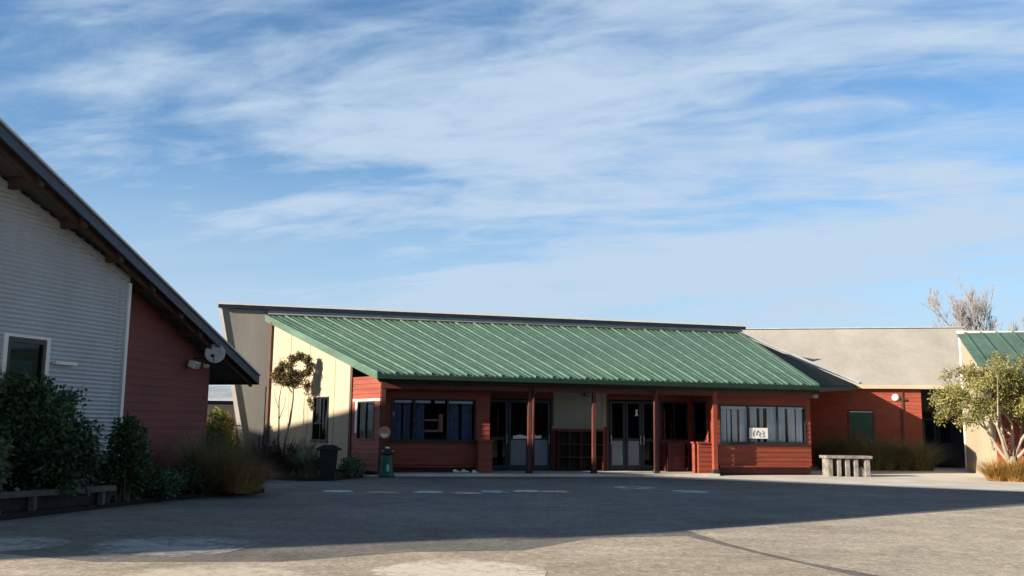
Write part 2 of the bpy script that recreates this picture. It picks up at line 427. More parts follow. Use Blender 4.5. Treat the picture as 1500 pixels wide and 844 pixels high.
for i, (x, y, c, lb) in enumerate(marks):
    o = blob_mark(x, y, .34, .52, .006, PM[c], lb, .3, 0, 'painted_shape', 'painted shapes in a row on the asphalt', 28, R.uniform(-.5, .5))
    b = MB(); b.add([(.34*math.cos(t)+.12, .25*math.sin(t)-.3, .003) for t in [k*math.pi/6 for k in range(12)]], [tuple(range(12))])
    b.build('painted_patch', PM[['pale', 'red', 'white', 'white', 'blue', 'white', 'orange'][i]], o)
blob_mark(3.3, 25.9, .6, .55, .006, worn_paint('worn_white_paint', (.55, .55, .52), 1.0, .7), 'faded white painted ring lying on the asphalt by the concrete edge', .2, .45)
blob_mark(4.6, 24.6, .55, .6, .006, worn_paint('worn_white_paint_b', (.55, .55, .52), .9, .65), 'faded white painted oval nearest the right of the markings', .2)

# ------------------------------------------------------------------ MAIN CLASSROOM BLOCK (green tray roof)
D = Vector((.9671, .2541, 0)); EN = Vector((-.2541, .9671, 0)); A0 = Vector((-4.08, 30.37, 0))
RZ = math.atan2(D.y, D.x)
def ml(x, y, z=0): return A0+D*x+EN*y+Vector((0, 0, z))     # local to world
blk = thing('classroom_block', 'long red classroom block with green ribbed roof, veranda posts and cream end wall', 'school building', A0, RZ)
SL = .297
def zr(y): return 3.10+(y+.35)*SL
I = Matrix.Identity(4)
def fr(x, y): return Matrix.Translation((x, y, 0))
# front walls -----------------------------------------------------------
w = MB()
lw = (.42, 3.24, 1.07, 2.46); rw_ = (12.1, 15.48, 1.1, 2.44)
boards(w, fr(0, .7), wall_rects(.02, 3.7, .3, 3.36, [lw]))
boards(w, fr(-.25, .3), wall_rects(11.8, 15.67, .3, 3.36, [rw_]))
doors = [(3.86, 6.22, .08, 2.54), (8.36, 10.2, .08, 2.58), (10.36, 11.46, 1.16, 2.54)]
boards(w, fr(0, 2.0), wall_rects(3.7, 11.55, .08, 3.78, doors+[(6.28, 8.1, 1.6, 2.98)]))
boards(w, xf((3.7, .7), (0, 1)), [(0.02, 1.29, .08, 3.4)])
sidew = (.3, 1.3, 1.17, 2.54)
boards(w, xf((11.55, 2.0), (0, -1)), wall_rects(0, 1.68, .08, 3.4, [sidew]))
w.build('boarded_wall', 'red', blk)
b = MB(); b.box(.05, 3.66, .74, .9, .05, .298); b.build('base_board', 'darkred', blk); b = MB(); b.box(11.6, 15.38, .36, .5, .05, .298); b.build('base_board', 'darkred', blk)
b = MB(); b.box(.3, 3.15, .50, .68, .24, .29); b.build('ledge', 'red', blk); b = MB(); b.box(11.8, 15.25, .16, .28, .28, .33); b.build('ledge', 'red', blk)
# end wall: narrow red strip then cream plaster ------------------------------
EV = Vector((-.39, .92, 0)).normalized()
TE = xf((0, 0), (-EV.x, -EV.y))       # local x runs toward the front corner, faces outwards
def et(t): return -t                   # distance back from the corner -> local x
w = MB(); ew = (et(1.5), et(.4), 1.08, 2.32)
boards(w, TE, wall_rects(et(1.86), et(.04), .12, 3.12, [ew])); w.build('end_boards', 'red', blk)
b = MB(); b.box(et(1.84), et(.06), -.012, .09, 2.33, 2.41, TE); b.box(et(1.62), et(1.5), -.03, .09, 1.3, 2.40, TE); b.build('window_trim', 'white', blk)
ww = window(blk, TE, *ew, mull=(et(.95),), glass='glassd', sill=False); curtain(ww, TE, [(et(1.45), et(1.0)), (et(.8), et(.45))], 1.1, 2.28, m='curtain_shade')
b = MB(); b.box(et(2.02), et(1.87), -.05, .13, 0, 3.6, TE); b.build('corner_board', 'timber', blk); b = MB(); b.box(et(8.62), et(8.42), -.10, .14, 0, 5.5, TE); b.build('corner_board', 'timber', blk)
b = MB(); cw = (et(4.72), et(3.56), 1.0, 2.52)
for (a, c, p, q) in wall_rects(et(8.42), et(2.02), .1, 2.6, [cw]): b.box(a, c, 0, .14, p, q, TE)
pts = [(et(2.02), 0, 2.6), (et(8.42), 0, 2.6), (et(8.42), 0, zr(.92*8.42)-.10), (et(2.02), 0, zr(.92*2.02)-.10)]
b.prism([TE @ Vector(p) for p in pts], TE.to_3x3() @ Vector((0, .14, 0)))
b.build('cream_wall', 'cream', blk)
for t_ in (3.2, 5.2, 6.8):
    c = MB(); c.box(et(t_)-.025, et(t_)+.025, -.014, -.002, .1, zr(.92*t_)-.12, TE) if not 3.5 < t_ < 4.8 else None; c.build('joint_batten', 'cream', blk)
ww = window(blk, TE, *cw, mull=(et(4.14),), rails=[(cw[0]+.05, cw[1]-.05, 1.6)], glass='glassd'); curtain(ww, TE, [(et(4.6), et(4.35)), (et(3.95), et(3.7))], 1.6, 2.4, m='curtain_shade')
# doors, panel -------------------------------------------------------------
T2 = fr(0, 2.0)
def leaf_door(x0, x1, z0, z1, low=None):
    f = MB(); fw = .09
    f.box(x0, x0+fw, -.02, .05, z0, z1, T2); f.box(x1-fw, x1, -.02, .05, z0, z1, T2)
    f.box(x0+fw, x1-fw, -.02, .05, z1-fw, z1, T2); f.box(x0+fw, x1-fw, -.02, .05, z0, z0+.16, T2); f.box(x0+fw, x1-fw, -.015, .045, 1.12, 1.21, T2)
    d = f.build('door', 'navyframe', blk)
    g = MB(); g.quad(*[T2 @ Vector(p) for p in ((x0+fw, .015, 1.21), (x1-fw, .015, 1.21), (x1-fw, .015, z1-fw), (x0+fw, .015, z1-fw))])
    if not low: g.quad(*[T2 @ Vector(p) for p in ((x0+fw, .015, z0+.16), (x1-fw, .015, z0+.16), (x1-fw, .015, 1.12), (x0+fw, .015, 1.12))])
    g.build('pane', 'glassd', d)
    if low:
        l = MB(); l.box(x0+fw, x1-fw, .0, .03, z0+.16, 1.12, T2); l.build('lower_panel', low, d)
    h = MB(); hx = x1-.05 if R.random() < .5 else x0+.05
    h.tube([T2 @ Vector((hx, -.07, 1.0)), T2 @ Vector((hx, -.07, 1.3))], [.014, .014], 6); h.box(hx-.01, hx+.01, -.07, -.02, 1.02, 1.04, T2); h.box(hx-.01, hx+.01, -.07, -.02, 1.26, 1.28, T2)
    h.build('handle', 'dish', d)
leaf_door(3.90, 4.66, .10, 2.5); leaf_door(4.68, 5.42, .10, 2.5, 'greydoor'); leaf_door(5.44, 6.19, .10, 2.5, 'greydoor')
leaf_door(8.40, 9.0, .10, 2.54, 'greydoor'); leaf_door(9.02, 9.62, .10, 2.54, 'greydoor'); leaf_door(9.64, 10.17, .10, 2.54)
ww = window(blk, T2, 10.38, 11.44, 1.17, 2.53, mull=(10.9,), m='navyframe', glass='glassd', sill=False)
TS = xf((11.55, 2.0), (0, -1))
ww = window(blk, TS, *sidew, m='navyframe', glass='glassd', sill=False); curtain(ww, TS, [(.85, 1.2)], 1.22, 2.45, m='curtain_shade')
b = MB(); b.box(6.28, 8.1, -.03, .05, 1.6, 2.98, T2); b.build('pale_panel', 'greyp', blk)
b = MB(); b.box(6.24, 8.14, -.06, .02, 1.53, 1.598, T2); b.box(8.1, 8.3, -.04, .02, 1.6, 2.95, T2); b.build('panel_trim', 'white' if 0 else 'greyw', blk)
for (a, c, q, h) in ((3.74, 3.85, 6.22, 2.54), (8.28, 8.36, 10.2, 2.58)):
    b = MB(); e_ = .08 if q < 7 else .16
    b.prism([(x, 1.95, z) for x, z in ((a, .08), (c, .08), (c, h), (q, h), (q, .08), (q+e_, .08), (q+e_, h+.12), (a, h+.12))], (0, .11, 0)); b.build('door_frame', 'brownred', blk)
# windows -----------------------------------------------------------------
T8 = fr(0, .7)
ww = window(blk, T8, *lw, mull=(1.16, 2.28), m='frame', glass='glass')
curtain(ww, T8, [(.5, .8), (.86, 1.1), (1.25, 1.55), (2.36, 2.7), (2.8, 3.15)], 1.12, 2.36, m='curtain_shade', y=.3)
b = MB()
for a, c in ((.52, 1.1), (1.22, 1.72), (1.86, 2.2), (2.33, 3.14)): b.box(a, c, .10, .13, 2.30, 2.38, T8)
b.build('blind_roll', 'curtain', ww)
b = MB(); b.box(1.25, 2.1, .5, .62, 1.72, 1.78, T8); b.box(1.2, 2.15, .45, .7, 1.36, 1.43, T8); b.box(2.08, 2.2, .42, .66, 1.36, 1.95, T8); b.build('shelf', 'pink', ww)
T8 = fr(-.25, .3)
ww = window(blk, T8, *rw_, mull=(13.2, 14.35), m='frame', glass='glass')
curtain(ww, T8, [(12.16, 12.42), (12.44, 12.6), (12.64, 12.84), (12.93, 13.28), (13.34, 13.6), (13.72, 13.86), (14.0, 14.42), (14.46, 14.72), (14.82, 15.12), (15.17, 15.42)], 1.14, 2.36, y=.12, amp=.04)
b = MB(); b.box(12.15, 13.15, .035, .06, 2.28, 2.38, T8); b.box(13.25, 15.43, .035, .06, 2.33, 2.38, T8); b.build('blind_roll', 'curtain', ww)
# low walls (piers) at the ends of the veranda ---------------------------------
b = MB(); boards(b, fr(3.2, .12), [(0, .46, .04, 1.08)], .52); p = b.build('low_wall', 'red', blk)
b = MB(); b.box(3.16, 3.70, .06, .67, 1.082, 1.13); b.build('cap_board', 'red', p)
b = MB(); boards(b, fr(10.95, .12), [(0, .56, .04, 1.08)], .52); p = b.build('low_wall', 'red', blk)
b = MB(); b.box(10.91, 11.55, .06, .67, 1.082, 1.13); b.build('cap_board', 'red', p)
b = MB(); boards(b, fr(10.3, 1.2), [(0, .64, .08, 1.08)], .1); b.build('low_wall', 'darkred', blk)
# floor slab
b = MB(); b.box(.06, 11.5, -.35, 1.98, -.02, .075); b.build('veranda_floor', 'concrete', blk)
# posts and beam --------------------------------------------------------------
def post(x, y, wd=.12, z1=2.86, m='brownred'):
    b = MB(); b.box(x-wd/2, x+wd/2, y-wd/2, y+wd/2, .07, z1); o = b.build('post', m, blk, bevel=.008)
    s = MB(); s.box(x-wd/2-.03, x+wd/2+.03, y-wd/2-.03, y+wd/2+.03, .05, .2); s.build('post_base', 'dark', o)
for x in (4.87, 7.1, 9.34): post(x, 0)
post(.07, .02, .14); post(11.5, .0, .16, 2.9, 'red')
b = MB(); b.box(-.02, 15.3, -.07, .07, 2.72, 2.92); b.build('veranda_beam', 'brownred', blk)
for x in (4.98, 9.24):
    b = MB(); b.tube([(x, -.30, 3.02), (x, -.28, 2.86), (x, -.1, 2.66), (x, -.1, .2)], [.045]*4, 8, True); b.build('downpipe', 'brownred', blk, smooth=True)
# roof ------------------------------------------------------------------------
G0 = Vector((-.17, -.35, 3.12)); G1 = Vector((15.32, -.35, 3.10)); K0 = Vector((-3.62, 8.42, 5.74)); K1 = Vector((17.05, 8.42, 5.80))
b = MB(); b.prism([G0, G1, K1, K0], (0, 0, .05)); roof = b.build('roof', 'green', blk)
b = MB(); NR = 27
for i in range(NR+1):
    t = i/NR; p = G0.lerp(G1, t)+Vector((0, -.02, .05)); q = K0.lerp(K1, t)+Vector((0, 0, .05))
    b.bar(p+Vector((0, 0, .028)), q+Vector((0, 0, .028)), .07, .06)
    if i < NR:
        for s in (.33, .66):
            p = G0.lerp(G1, (i+s)/NR)+Vector((0, -.02, .05)); q = K0.lerp(K1, (i+s)/NR)+Vector((0, 0, .05)); b.bar(p+Vector((0, 0, .008)), q+Vector((0, 0, .008)), .05, .02)
b.build('roof_rib', 'greenrib', roof)
b = MB(); b.prism([G0+Vector((-.03, -.03, -.16)), G0+Vector((-.03, -.03, .09)), K0+Vector((-.03, 0, .09)), K0+Vector((-.03, 0, -.16))], (.06, .02, 0)); b.build('barge_flashing', 'green', roof)
b = MB(); y0, y1 = -.50, -.352
prof = [(y1, 3.13), (y0, 3.13), (y0, 3.0), (y0+.03, 2.97), (y1, 2.97)]
b.prism([(-.2, y, z) for y, z in prof], (15.55, 0, 0)); b.build('gutter', 'greendark', blk)
b = MB(); b.box(-.14, 15.28, -.345, -.25, 2.9, 3.09); b.build('fascia', 'dark', blk)
b = MB(); b.prism([K0+Vector((0, -.02, .055)), K1+Vector((0, -.02, .055)), K1+Vector((0, .07, .16)), K0+Vector((0, .07, .16))], (0, .012, .012)); b.build('ridge_flashing', 'dark', roof)
# hipped face falling away at the right end, running back to the next building
def wl(x, y, z): v = Vector((x, y, 0))-A0; return Vector((v.dot(D), v.dot(EN), z))
B2 = wl(15.2, 42.08, 3.56)
b = MB(); b.prism([G1+Vector((.004, 0, .01)), K1+Vector((.004, 0, .01)), B2], (0, 0, -.07)); side = b.build('hip_face', 'greenhip_shade', roof)
b = MB(); b.bar(K1+Vector((.05, 0, .10)), B2+Vector((.1, 0, .12)), .10, .09); 
b.build('hip_capping', 'flash', roof)
b = MB(); b.bar(G1+Vector((0, -.02, .08)), K1+Vector((0, 0, .08)), .16, .06); b.build('hip_capping', 'green', roof)
b = MB(); b.bar(G1+Vector((0, -.05, -.10)), B2+Vector((0, 0, -.12)), .08, .16); b.build('side_fascia', 'dark', roof)
# right end wall
TR = xf((15.42, .36), (17.0-15.42, 8.4-.36))
b = MB(); boards(b, TR, [(.0, 8.0, 0, 3.0)]); 
p_ = [(15.43, .37, 3.0), (16.98, 8.36, 3.0), (16.98, 8.36, 5.62), (15.43, .37, 3.24)]; b.prism(p_, (-.08, .015, 0)); b.build('side_wall', 'red', blk)
# rear high wall with dark fascia
b = MB(); b.prism([(-4.12, 8.5, 0), (-5.30, 8.5, 6.02), (17.25, 8.5, 6.02), (17.25, 8.5, 0)], (0, .2, 0)); b.build('rear_high_wall', 'greyw', blk)
b = MB(); b.box(-3.55, 17.2, 8.455, 8.497, 5.86, 6.025); b.build('clerestory_flashing', 'flash', blk)
b = MB(); b.prism([(-4.02, 8.44, 0), (-4.2, 8.44, 0), (-5.42, 8.44, 6.02), (-5.30, 8.44, 6.02)], (0, .055, 0)); b.build('fin_trim', 'white', blk)
b = MB(); b.prism([(-4.3, 8.705, 0), (-5.28, 8.705, 5.98), (-4.2, 14, 6.1), (-3.4, 14, 0)], (.1, .02, 0)); b.build('rear_side_wall', 'greyw', blk)
b = MB(); b.prism([(-5.42, 8.42, 6.05), (17.3, 8.42, 6.05), (17.3, 14.5, 6.3), (-4.3, 14.5, 6.3)], (0, 0, .12)); b.build('rear_roof', 'zinc', blk)
b = MB(); b.box(-5.44, 17.34, 8.37, 8.417, 6.03, 6.17); b.build('rear_fascia', 'navy', blk)
b = MB(); b.box(-5.46, 17.36, 8.35, 8.50, 6.173, 6.24); b.build('halo_edge_strip', 'white', blk)  # white strip added to imitate a bright halo along the roof edge
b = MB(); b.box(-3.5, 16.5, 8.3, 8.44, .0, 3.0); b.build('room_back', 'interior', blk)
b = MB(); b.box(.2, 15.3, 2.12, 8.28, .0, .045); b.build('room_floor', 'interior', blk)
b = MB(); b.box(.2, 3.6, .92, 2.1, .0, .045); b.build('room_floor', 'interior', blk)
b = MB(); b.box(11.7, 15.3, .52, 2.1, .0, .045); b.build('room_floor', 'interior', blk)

# --- things attached to the block
def at(name, label, cat, x, y, z, rz=0): return thing(name, label, cat, ml(x, y, z), RZ+rz)
t = at('notice', 'white paper notice with dark scribbled strokes on the curtained right window', 'notice', 13.33, .26, 1.27)
b = MB(); b.box(-.36, .36, -.006, 0, 0, .37); b.build('sheet', 'paper', t)
b = MB()
for pl in (((-.2, .07), (-.23, .16), (-.17, .29)), ((-.12, .12), (-.04, .28)), ((-.02, .25), (.05, .20), (.0, .12), (.06, .06)), ((.12, .27), (.2, .22), (.13, .16), (.21, .1), (.14, .06))):
    b = MB(); b.tube([(a[0], -.009, a[1]) for a in pl], [.013]*len(pl), 5); b.build('ink_stroke', 'ink', t)
t = at('wall_sign', 'dark red name board above the right hand veranda doors', 'sign', 9.05, 1.945, 2.74)
b = MB(); b.box(-.52, .52, -.025, 0, 0, .17); b.build('board', mat('sign_red', (.20, .012, .02), .5, .15, 4), t)
t = at('wall_sign', 'small dark plate high above the left veranda doors', 'sign', 5.4, 1.945, 2.76)
b = MB(); b.box(-.14, .14, -.02, 0, 0, .14); b.build('board', 'dark', t)
t = at('wall_lamp', 'small dark square lamp on the pale panel under the roof', 'lamp', 7.5, 1.95, 2.66)
b = MB(); b.box(-.09, .09, -.09, 0, 0, .16); b.build('housing', 'dark', t, bevel=.015)
b = MB(); b.box(-.06, .06, -.11, -.092, .03, .11); b.build('lens', 'greyp', t)
t = at('poster', 'ragged pale paper poster on the glass of the left doors', 'poster', 5.35, 1.965, 1.16)
b = MB(); b.prism([(-.52, 0, 0), (.5, 0, .02), (.52, 0, .13), (.36, 0, .10), (.2, 0, .19), (.0, 0, .09), (-.25, 0, .14), (-.5, 0, .10)], (0, -.005, 0)); b.build('sheet', 'paper', t)
t = at('poster', 'small white paper mark high on the right door glass', 'poster', 9.42, 1.965, 2.0)
b = MB(); b.prism([(-.06, 0, .0), (.07, 0, .03), (.03, 0, .14), (.06, 0, .22), (-.03, 0, .24), (-.02, 0, .1)], (0, -.005, 0)); b.build('sheet', 'paper', t)
# shoe racks
def rack(label, x, wd, h, nc, nr, y=1.6, dp=.34):
    t = at('shoe_rack', label, 'shoe rack', x, y, .077)
    b = MB(); b.box(-wd/2, wd/2, dp-.02, dp, 0, h); b.build('back_panel', 'dark', t)
    b = MB(); b.box(-wd/2, -wd/2+.03, 0, dp-.021, 0, h); b.box(wd/2-.03, wd/2, 0, dp-.021, 0, h)
    for k in range(1, nc): xx = -wd/2+wd*k/nc; b.box(xx-.014, xx+.014, .008, dp-.021, .04, h-.04)
    b.build('divider', 'darkred', t)
    b = MB()
    for k in range(nr+1): z = .01+(h-.05)*k/nr; b.box(-wd/2+.031, wd/2-.031, .004, dp-.022, z, z+.03)
    b.build('shelf', 'darkred', t)
    return t
rack('dark red pigeonhole shoe rack standing under the pale panel', 7.2, 1.66, 1.38, 4, 3)
rack('low dark red shoe rack below the narrow dark window', 10.75, 0.9, .98, 2, 2, 1.45)
# shoes left on the ground below the left window
t = at('shoe', 'pale shoe, the left one of those below the long bench wall', 'shoe', 2.55, .35, .076, .3)
def shoe_parts(t):
    b = MB(); pr = []
    for i, (x, wd, h) in enumerate(((-.14, .03, .06), (-.12, .045, .10), (-.05, .045, .11), (0, .045, .075), (.08, .05, .055), (.13, .035, .035), (.145, .01, .02))):
        b.v += [(x, -wd, .018), (x, wd, .018), (x, wd*.6, h), (x, -wd*.6, h)]
    for i in range(6):
        for j in range(4): b.f.append((i*4+j, i*4+(j+1) % 4, (i+1)*4+(j+1) % 4, (i+1)*4+j))
    b.f += [(3, 2, 1, 0), (24, 25, 26, 27)]
    b.build('upper', 'paper', t, smooth=True)
    b = MB(); b.prism([(-.15, -.045, 0), (.09, -.055, 0), (.15, -.02, 0), (.15, .02, 0), (.09, .055, 0), (-.15, .045, 0)], (0, 0, .017)); b.build('sole', 'greyp', t)
shoe_parts(t)
for x, y, a, lb in ((2.85, .42, -.4, 'pale shoe in the middle of those below the bench wall'), (3.08, .02, .8, 'pale shoe nearest the red low wall')):
    c = copy_tree(t); c.location = ml(x, y, .076); c.rotation_euler = (0, 0, RZ+a); c['label'] = lb
# green bin with emblem and round sign on the corner
t = bin_ = thing('litter_bin', 'bright green flared litter bin with pale emblem by the left corner post', 'bin', (-3.74, 29.6, 0.0), RZ)
b = MB(); b.lathe([(.27, 0), (.30, .03), (.26, .10), (.22, .38), (.205, .70), (.20, .74)], 20); b.build('body', 'bing', t, smooth=True)
b = MB(); b.lathe([(.225, .742), (.23, .80), (.17, .86), (.10, .93), (.05, .95)], 20); b.build('lid', 'dark', t, smooth=True)
b = MB(); b.lathe([(.07, .951), (.09, .98), (.05, 1.01)], 12); b.box(-.2, .22, -.05, .05, .861, .885); b.build('lid_trim', 'white', t)
b = MB(); b.prism([(-.05, -.262, .2), (.05, -.262, .2), (.06, -.250, .34), (.02, -.240, .46), (-.04, -.244, .42), (-.06, -.250, .32)], (0, -.008, 0)); b.build('emblem', 'emblem', t); t.scale = (.86, .86, .9)
t = at('round_sign', 'round salmon pink sign with white lower half on the left corner', 'sign', .12, -.1, 1.34)
T = Matrix.Rotation(rad(90), 4, 'X')
b = MB(); b.lathe([(.19, 0), (.19, .03)], 24, T=T); b.build('disc', 'pink', t)
b = MB(); b.prism([(.12*math.cos(a), -.036, .12*math.sin(a)-.04) for a in [math.pi+k*math.pi/10 for k in range(11)]], (0, .005, 0)); b.build('painted_band', 'white', t)
b = MB(); b.bar((-.05, -.0, -.05), (-.05, .06, -.05), .04, .04); b.build('bracket', 'dark', t)
# dark wheelie style bin among the plants by the cream wall
t = thing('rubbish_bin', 'dark green lidded rubbish bin among plants beside the cream wall', 'bin', (-5.15, 27.6, .04), .15)
b = MB(); b.prism([(-.21, -.21, 0), (.21, -.21, 0), (.21, .21, 0), (-.21, .21, 0)], (0, 0, .02))
b.add([(-.20, -.20, .021), (.20, -.20, .021), (.20, .20, .021), (-.20, .20, .021), (-.25, -.25, .80), (.25, -.25, .80), (.25, .25, .80), (-.25, .25, .80)], [(3, 2, 1, 0), (4, 5, 6, 7), (0, 1, 5, 4), (1, 2, 6, 5), (2, 3, 7, 6), (3, 0, 4, 7)])
b.build('body', 'binb', t, bevel=.012)
b = MB(); b.prism([(-.36, -.34, .802), (-.36, .34, .802), (-.34, .34, .86), (-.16, .34, .96), (.16, .34, .96), (.34, .34, .86), (.36, .34, .802)][0:0] or [(-.36, -.34, .802), (-.34, -.34, .86), (-.16, -.34, .95), (.16, -.34, .95), (.34, -.34, .86), (.36, -.34, .802)], (0, .68, 0)); b.build('lid', 'binb', t, bevel=.01)
b = MB(); b.box(-.15, .15, -.3, .3, .951, .975); b.build('lid_top', 'greyp', t)

# ------------------------------------------------------------------ LEFT HALL
U = Vector((math.cos(rad(72)), math.sin(rad(72)), 0)); CC = Vector((-6.97, 22.43, 0))
hall = thing('corrugated_hall', 'grey corrugated gable hall with red brown wall under a raking eave', 'school building', (0, 0, 0))
def rz_(L): return 3.435-.355*L
TW = xf(CC, U)      # local x = L along U; y inward (left/back); wall faces -y
b = MB(); pit = .082; z = .15; win = (-6.02, -5.14, 2.02, 3.0); LE = -9.6; k = 0
n = 4
while z < 7:
    zb = z+pit
    Lm = min(-3.06, (3.435-z)/.355)
    segs = [(LE, Lm)] if not (win[2]-.02 < z < win[3]) else [(LE, win[0]), (win[1], Lm)]
    for a, c in segs:
        if c <= a: continue
        for j in range(n):
            za, zc = z+pit*j/n, z+pit*(j+1)/n
            ya, yc = -.019*math.sin(2*math.pi*j/n), -.019*math.sin(2*math.pi*(j+1)/n)
            b.quad(*[TW @ Vector(p) for p in ((a, ya, za), (c, ya, za), (c, yc, zc), (a, yc, zc))])
    z = zb
b.build('corrugated_wall', 'clad', hall)
b = MB()
for (a, c, p, q) in wall_rects(LE, -3.08, 0, 4.4, [win]): b.box(a, c, .02, .14, p, q, TW)
b.prism([TW @ Vector(p) for p in ((LE, .02, 4.4), (-3.08, .02, 4.4), (-3.08, .02, rz_(-3.08)), (LE, .02, rz_(LE)))], TW.to_3x3() @ Vector((0, .12, 0)))
b.build('wall_lining', 'greyw', hall)
b = MB(); b.prism([TW @ Vector(p) for p in ((LE, -.04, rz_(LE)-.12), (-3.06, -.04, rz_(-3.06)-.12), (-3.06, -.04, rz_(-3.06)+.01), (LE, -.04, rz_(LE)+.01))], TW.to_3x3() @ Vector((0, .05, 0))); b.build('rake_trim', 'clad', hall)
b = MB(); b.box(-3.08, -3.0, -.045, .2, .1, rz_(-3.06)-.13, TW); b.build('corner_trim', 'white', hall)
ww = window(hall, TW, *win, m='frame', glass='glassd', fw=.07, depth=.1)
b = MB(); b.box(win[0]-.09, win[0]-.002, -.04, .02, win[2]-.05, win[3]+.02, TW); b.box(win[1]+.002, win[1]+.09, -.04, .02, win[2]-.05, win[3]+.02, TW); b.box(win[0]-.09, win[1]+.09, -.04, .02, win[3]+.021, win[3]+.07, TW); b.build('window_trim', 'white', ww)
b = MB(); b.box(win[0]+.08, win[1]-.2, .06, .075, 2.1, 2.62, TW); b.build('blind', 'greyp', ww)
b = MB(); b.box(-4.95, -4.4, -.10, -.02, 2.60, 2.66, TW); b.build('wall_vent', 'white', hall)
RD = Vector((.174, .985, 0)).normalized(); RO = Vector((-8.95, 15.1, 0)); TD = xf(RO, RD)
W1 = CC-U*3.14; HV = Vector((.35, .937, 0)).normalized()
def roofz(p): return 4.77-.3536*((Vector((p[0], p[1], 0))-Vector((W1.x, W1.y, 0))).dot(HV))
def rw_pt(t, y=0): return RO+RD*t+Vector((-RD.y, RD.x, 0))*y
b = MB(); pts = []
zz = lambda t: roofz(rw_pt(t))-.20
boards(b, TD, [(4.2, 8.56, .1, zz(8.56)-.02)], .12, .18, .012)
for i in range(12):
    t0, t1 = 4.2+(8.56-4.2)*i/12, 4.2+(8.56-4.2)*(i+1)/12
    b.prism([TD @ Vector(p) for p in ((t0, -.004, zz(8.56)-.03), (t1, -.004, zz(8.56)-.03), (t1, -.004, zz(t1)), (t0, -.004, zz(t0)))], TD.to_3x3() @ Vector((0, .1, 0)))
b.build('red_brown_wall', 'redplain', hall)
VB = Vector((-.96, .28, 0)).normalized()
crn = rw_pt(8.56)
TB = xf(crn+Vector((0, 0, 0)), VB)
b = MB(); b.box(.02, 9.5, -.14, -.02, .1, 2.9, TB); b.build('rear_wall', 'redplain', hall)
b = MB(); TN = xf(CC+U*LE, (-.96, .28)); b.box(.02, 9, .0, .14, 0, 6.6, TN); b.build('near_wall', 'greyw', hall)
b = MB(); TN = xf(CC+U*(-3.1), (-.96, .28)); b.box(.02, .8, .1, .2, 0, 4.3, TN); b.build('return_wall', 'redplain', hall)
# roof
TT = Vector((-6.6, 24.99, 0)); NE = TT-RD*12.75; VB2 = Vector((-.937, .35, 0)).normalized()
def rp(p, dz=0): return Vector((p[0], p[1], roofz(p)+dz))
b = MB(); q = [TT, NE, NE+VB2*11, TT+VB2*11]; b.prism([rp(p, -.07) for p in q], (0, 0, .07)); roof2 = b.build('roof', 'zinc', hall)
b = MB(); b.prism([rp(p, -.10) for p in q], (0, 0, .028)); b.build('soffit', 'soffit', roof2)
NV = Vector((RD.y, -RD.x, 0))
b = MB(); b.prism([rp(TT, -.20), rp(TT, .02), rp(NE, .02), rp(NE, -.20)], NV*.05); b.build('barge_board', 'navy', roof2)
b = MB(); b.prism([rp(TT, .022), rp(TT, .06), rp(NE, .06), rp(NE, .022)], NV*.09); b.build('halo_rim_strip', 'dish', roof2)  # added pale strip standing in for the bright highlight on the rake
b = MB(); b.prism([rp(TT, -.20), rp(TT, .0), rp(TT+VB2*11, .0), rp(TT+VB2*11, -.20)], RD*.12); b.build('gutter', 'navy', roof2)
for t in (1.1, 2.45, 3.8, 5.1, 6.35, 7.6, 8.8, 9.7):
    e = TT-RD*(12.75-t)-NV*.03; i = e+VB2*1.6
    b = MB(); b.bar(rp(e, -.20), rp(i, -.20), .11, .19); b.build('rafter', 'timber', roof2)
b = MB(); e0, e1 = TT-NV*.16, NE-NV*.16; b.bar(rp(e0, -.19), rp(e1, -.19), .06, .18); b.build('inner_barge', 'timber', roof2)
# dish and floodlights on it
t = thing('satellite_dish', 'round pale grey dish on an arm below the raking eave', 'satellite dish', (-7.05, 22.75, 3.2), 0)
T = Matrix.Rotation(rad(90), 4, 'X') @ Matrix.Identity(4)
tw = Matrix.Rotation(rad(20), 4, 'Z') @ Matrix.Rotation(rad(-6), 4, 'X') @ T
b = MB(); b.lathe([(.02, -.05), (.10, -.042), (.18, -.02), (.235, .012), (.225, .018), (.15, -.005), (.02, -.025)], 28, T=tw); b.build('reflector', 'dish', t, smooth=True)
b = MB(); b.tube([(0, .05, 0), (-.1, .2, -.12), (-.52, .1, -.12)], [.022]*3, 8); b.build('arm', 'dark', t)
b = MB(); b.tube([(0, -.02, -.2), (.03, -.26, -.08)], [.012, .012], 6); b.box(.0, .07, -.32, -.24, -.11, -.04); b.build('receiver', 'dark', t)
t = thing('floodlight', 'pair of white security lamps on the red brown wall below the dish', 'lamp', (-7.60, 22.75, 2.92), math.atan2(RD.y, RD.x))
b = MB(); b.box(-.05, .05, -.06, 0, -.05, .05); b.build('bracket', 'dark', t)
for dx, s in ((-.17, 1.), (.42, .55)):
    b = MB(); TL = Matrix.Translation((dx, -.16, .0)) @ Matrix.Rotation(rad(20), 4, 'X') @ Matrix.Scale(s, 4)
    b.box(-.13, .13, -.10, .08, -.08, .08, TL); o = b.build('lamp_head', 'white', t, bevel=.015)
    b = MB(); b.box(-.10, .10, -.118, -.102, -.06, .06, TL); b.build('lens', 'greyp', o)
    b = MB(); b.bar((dx, -.10, 0), (0, -.03, 0), .025, .025); b.build('arm', 'dark', o)

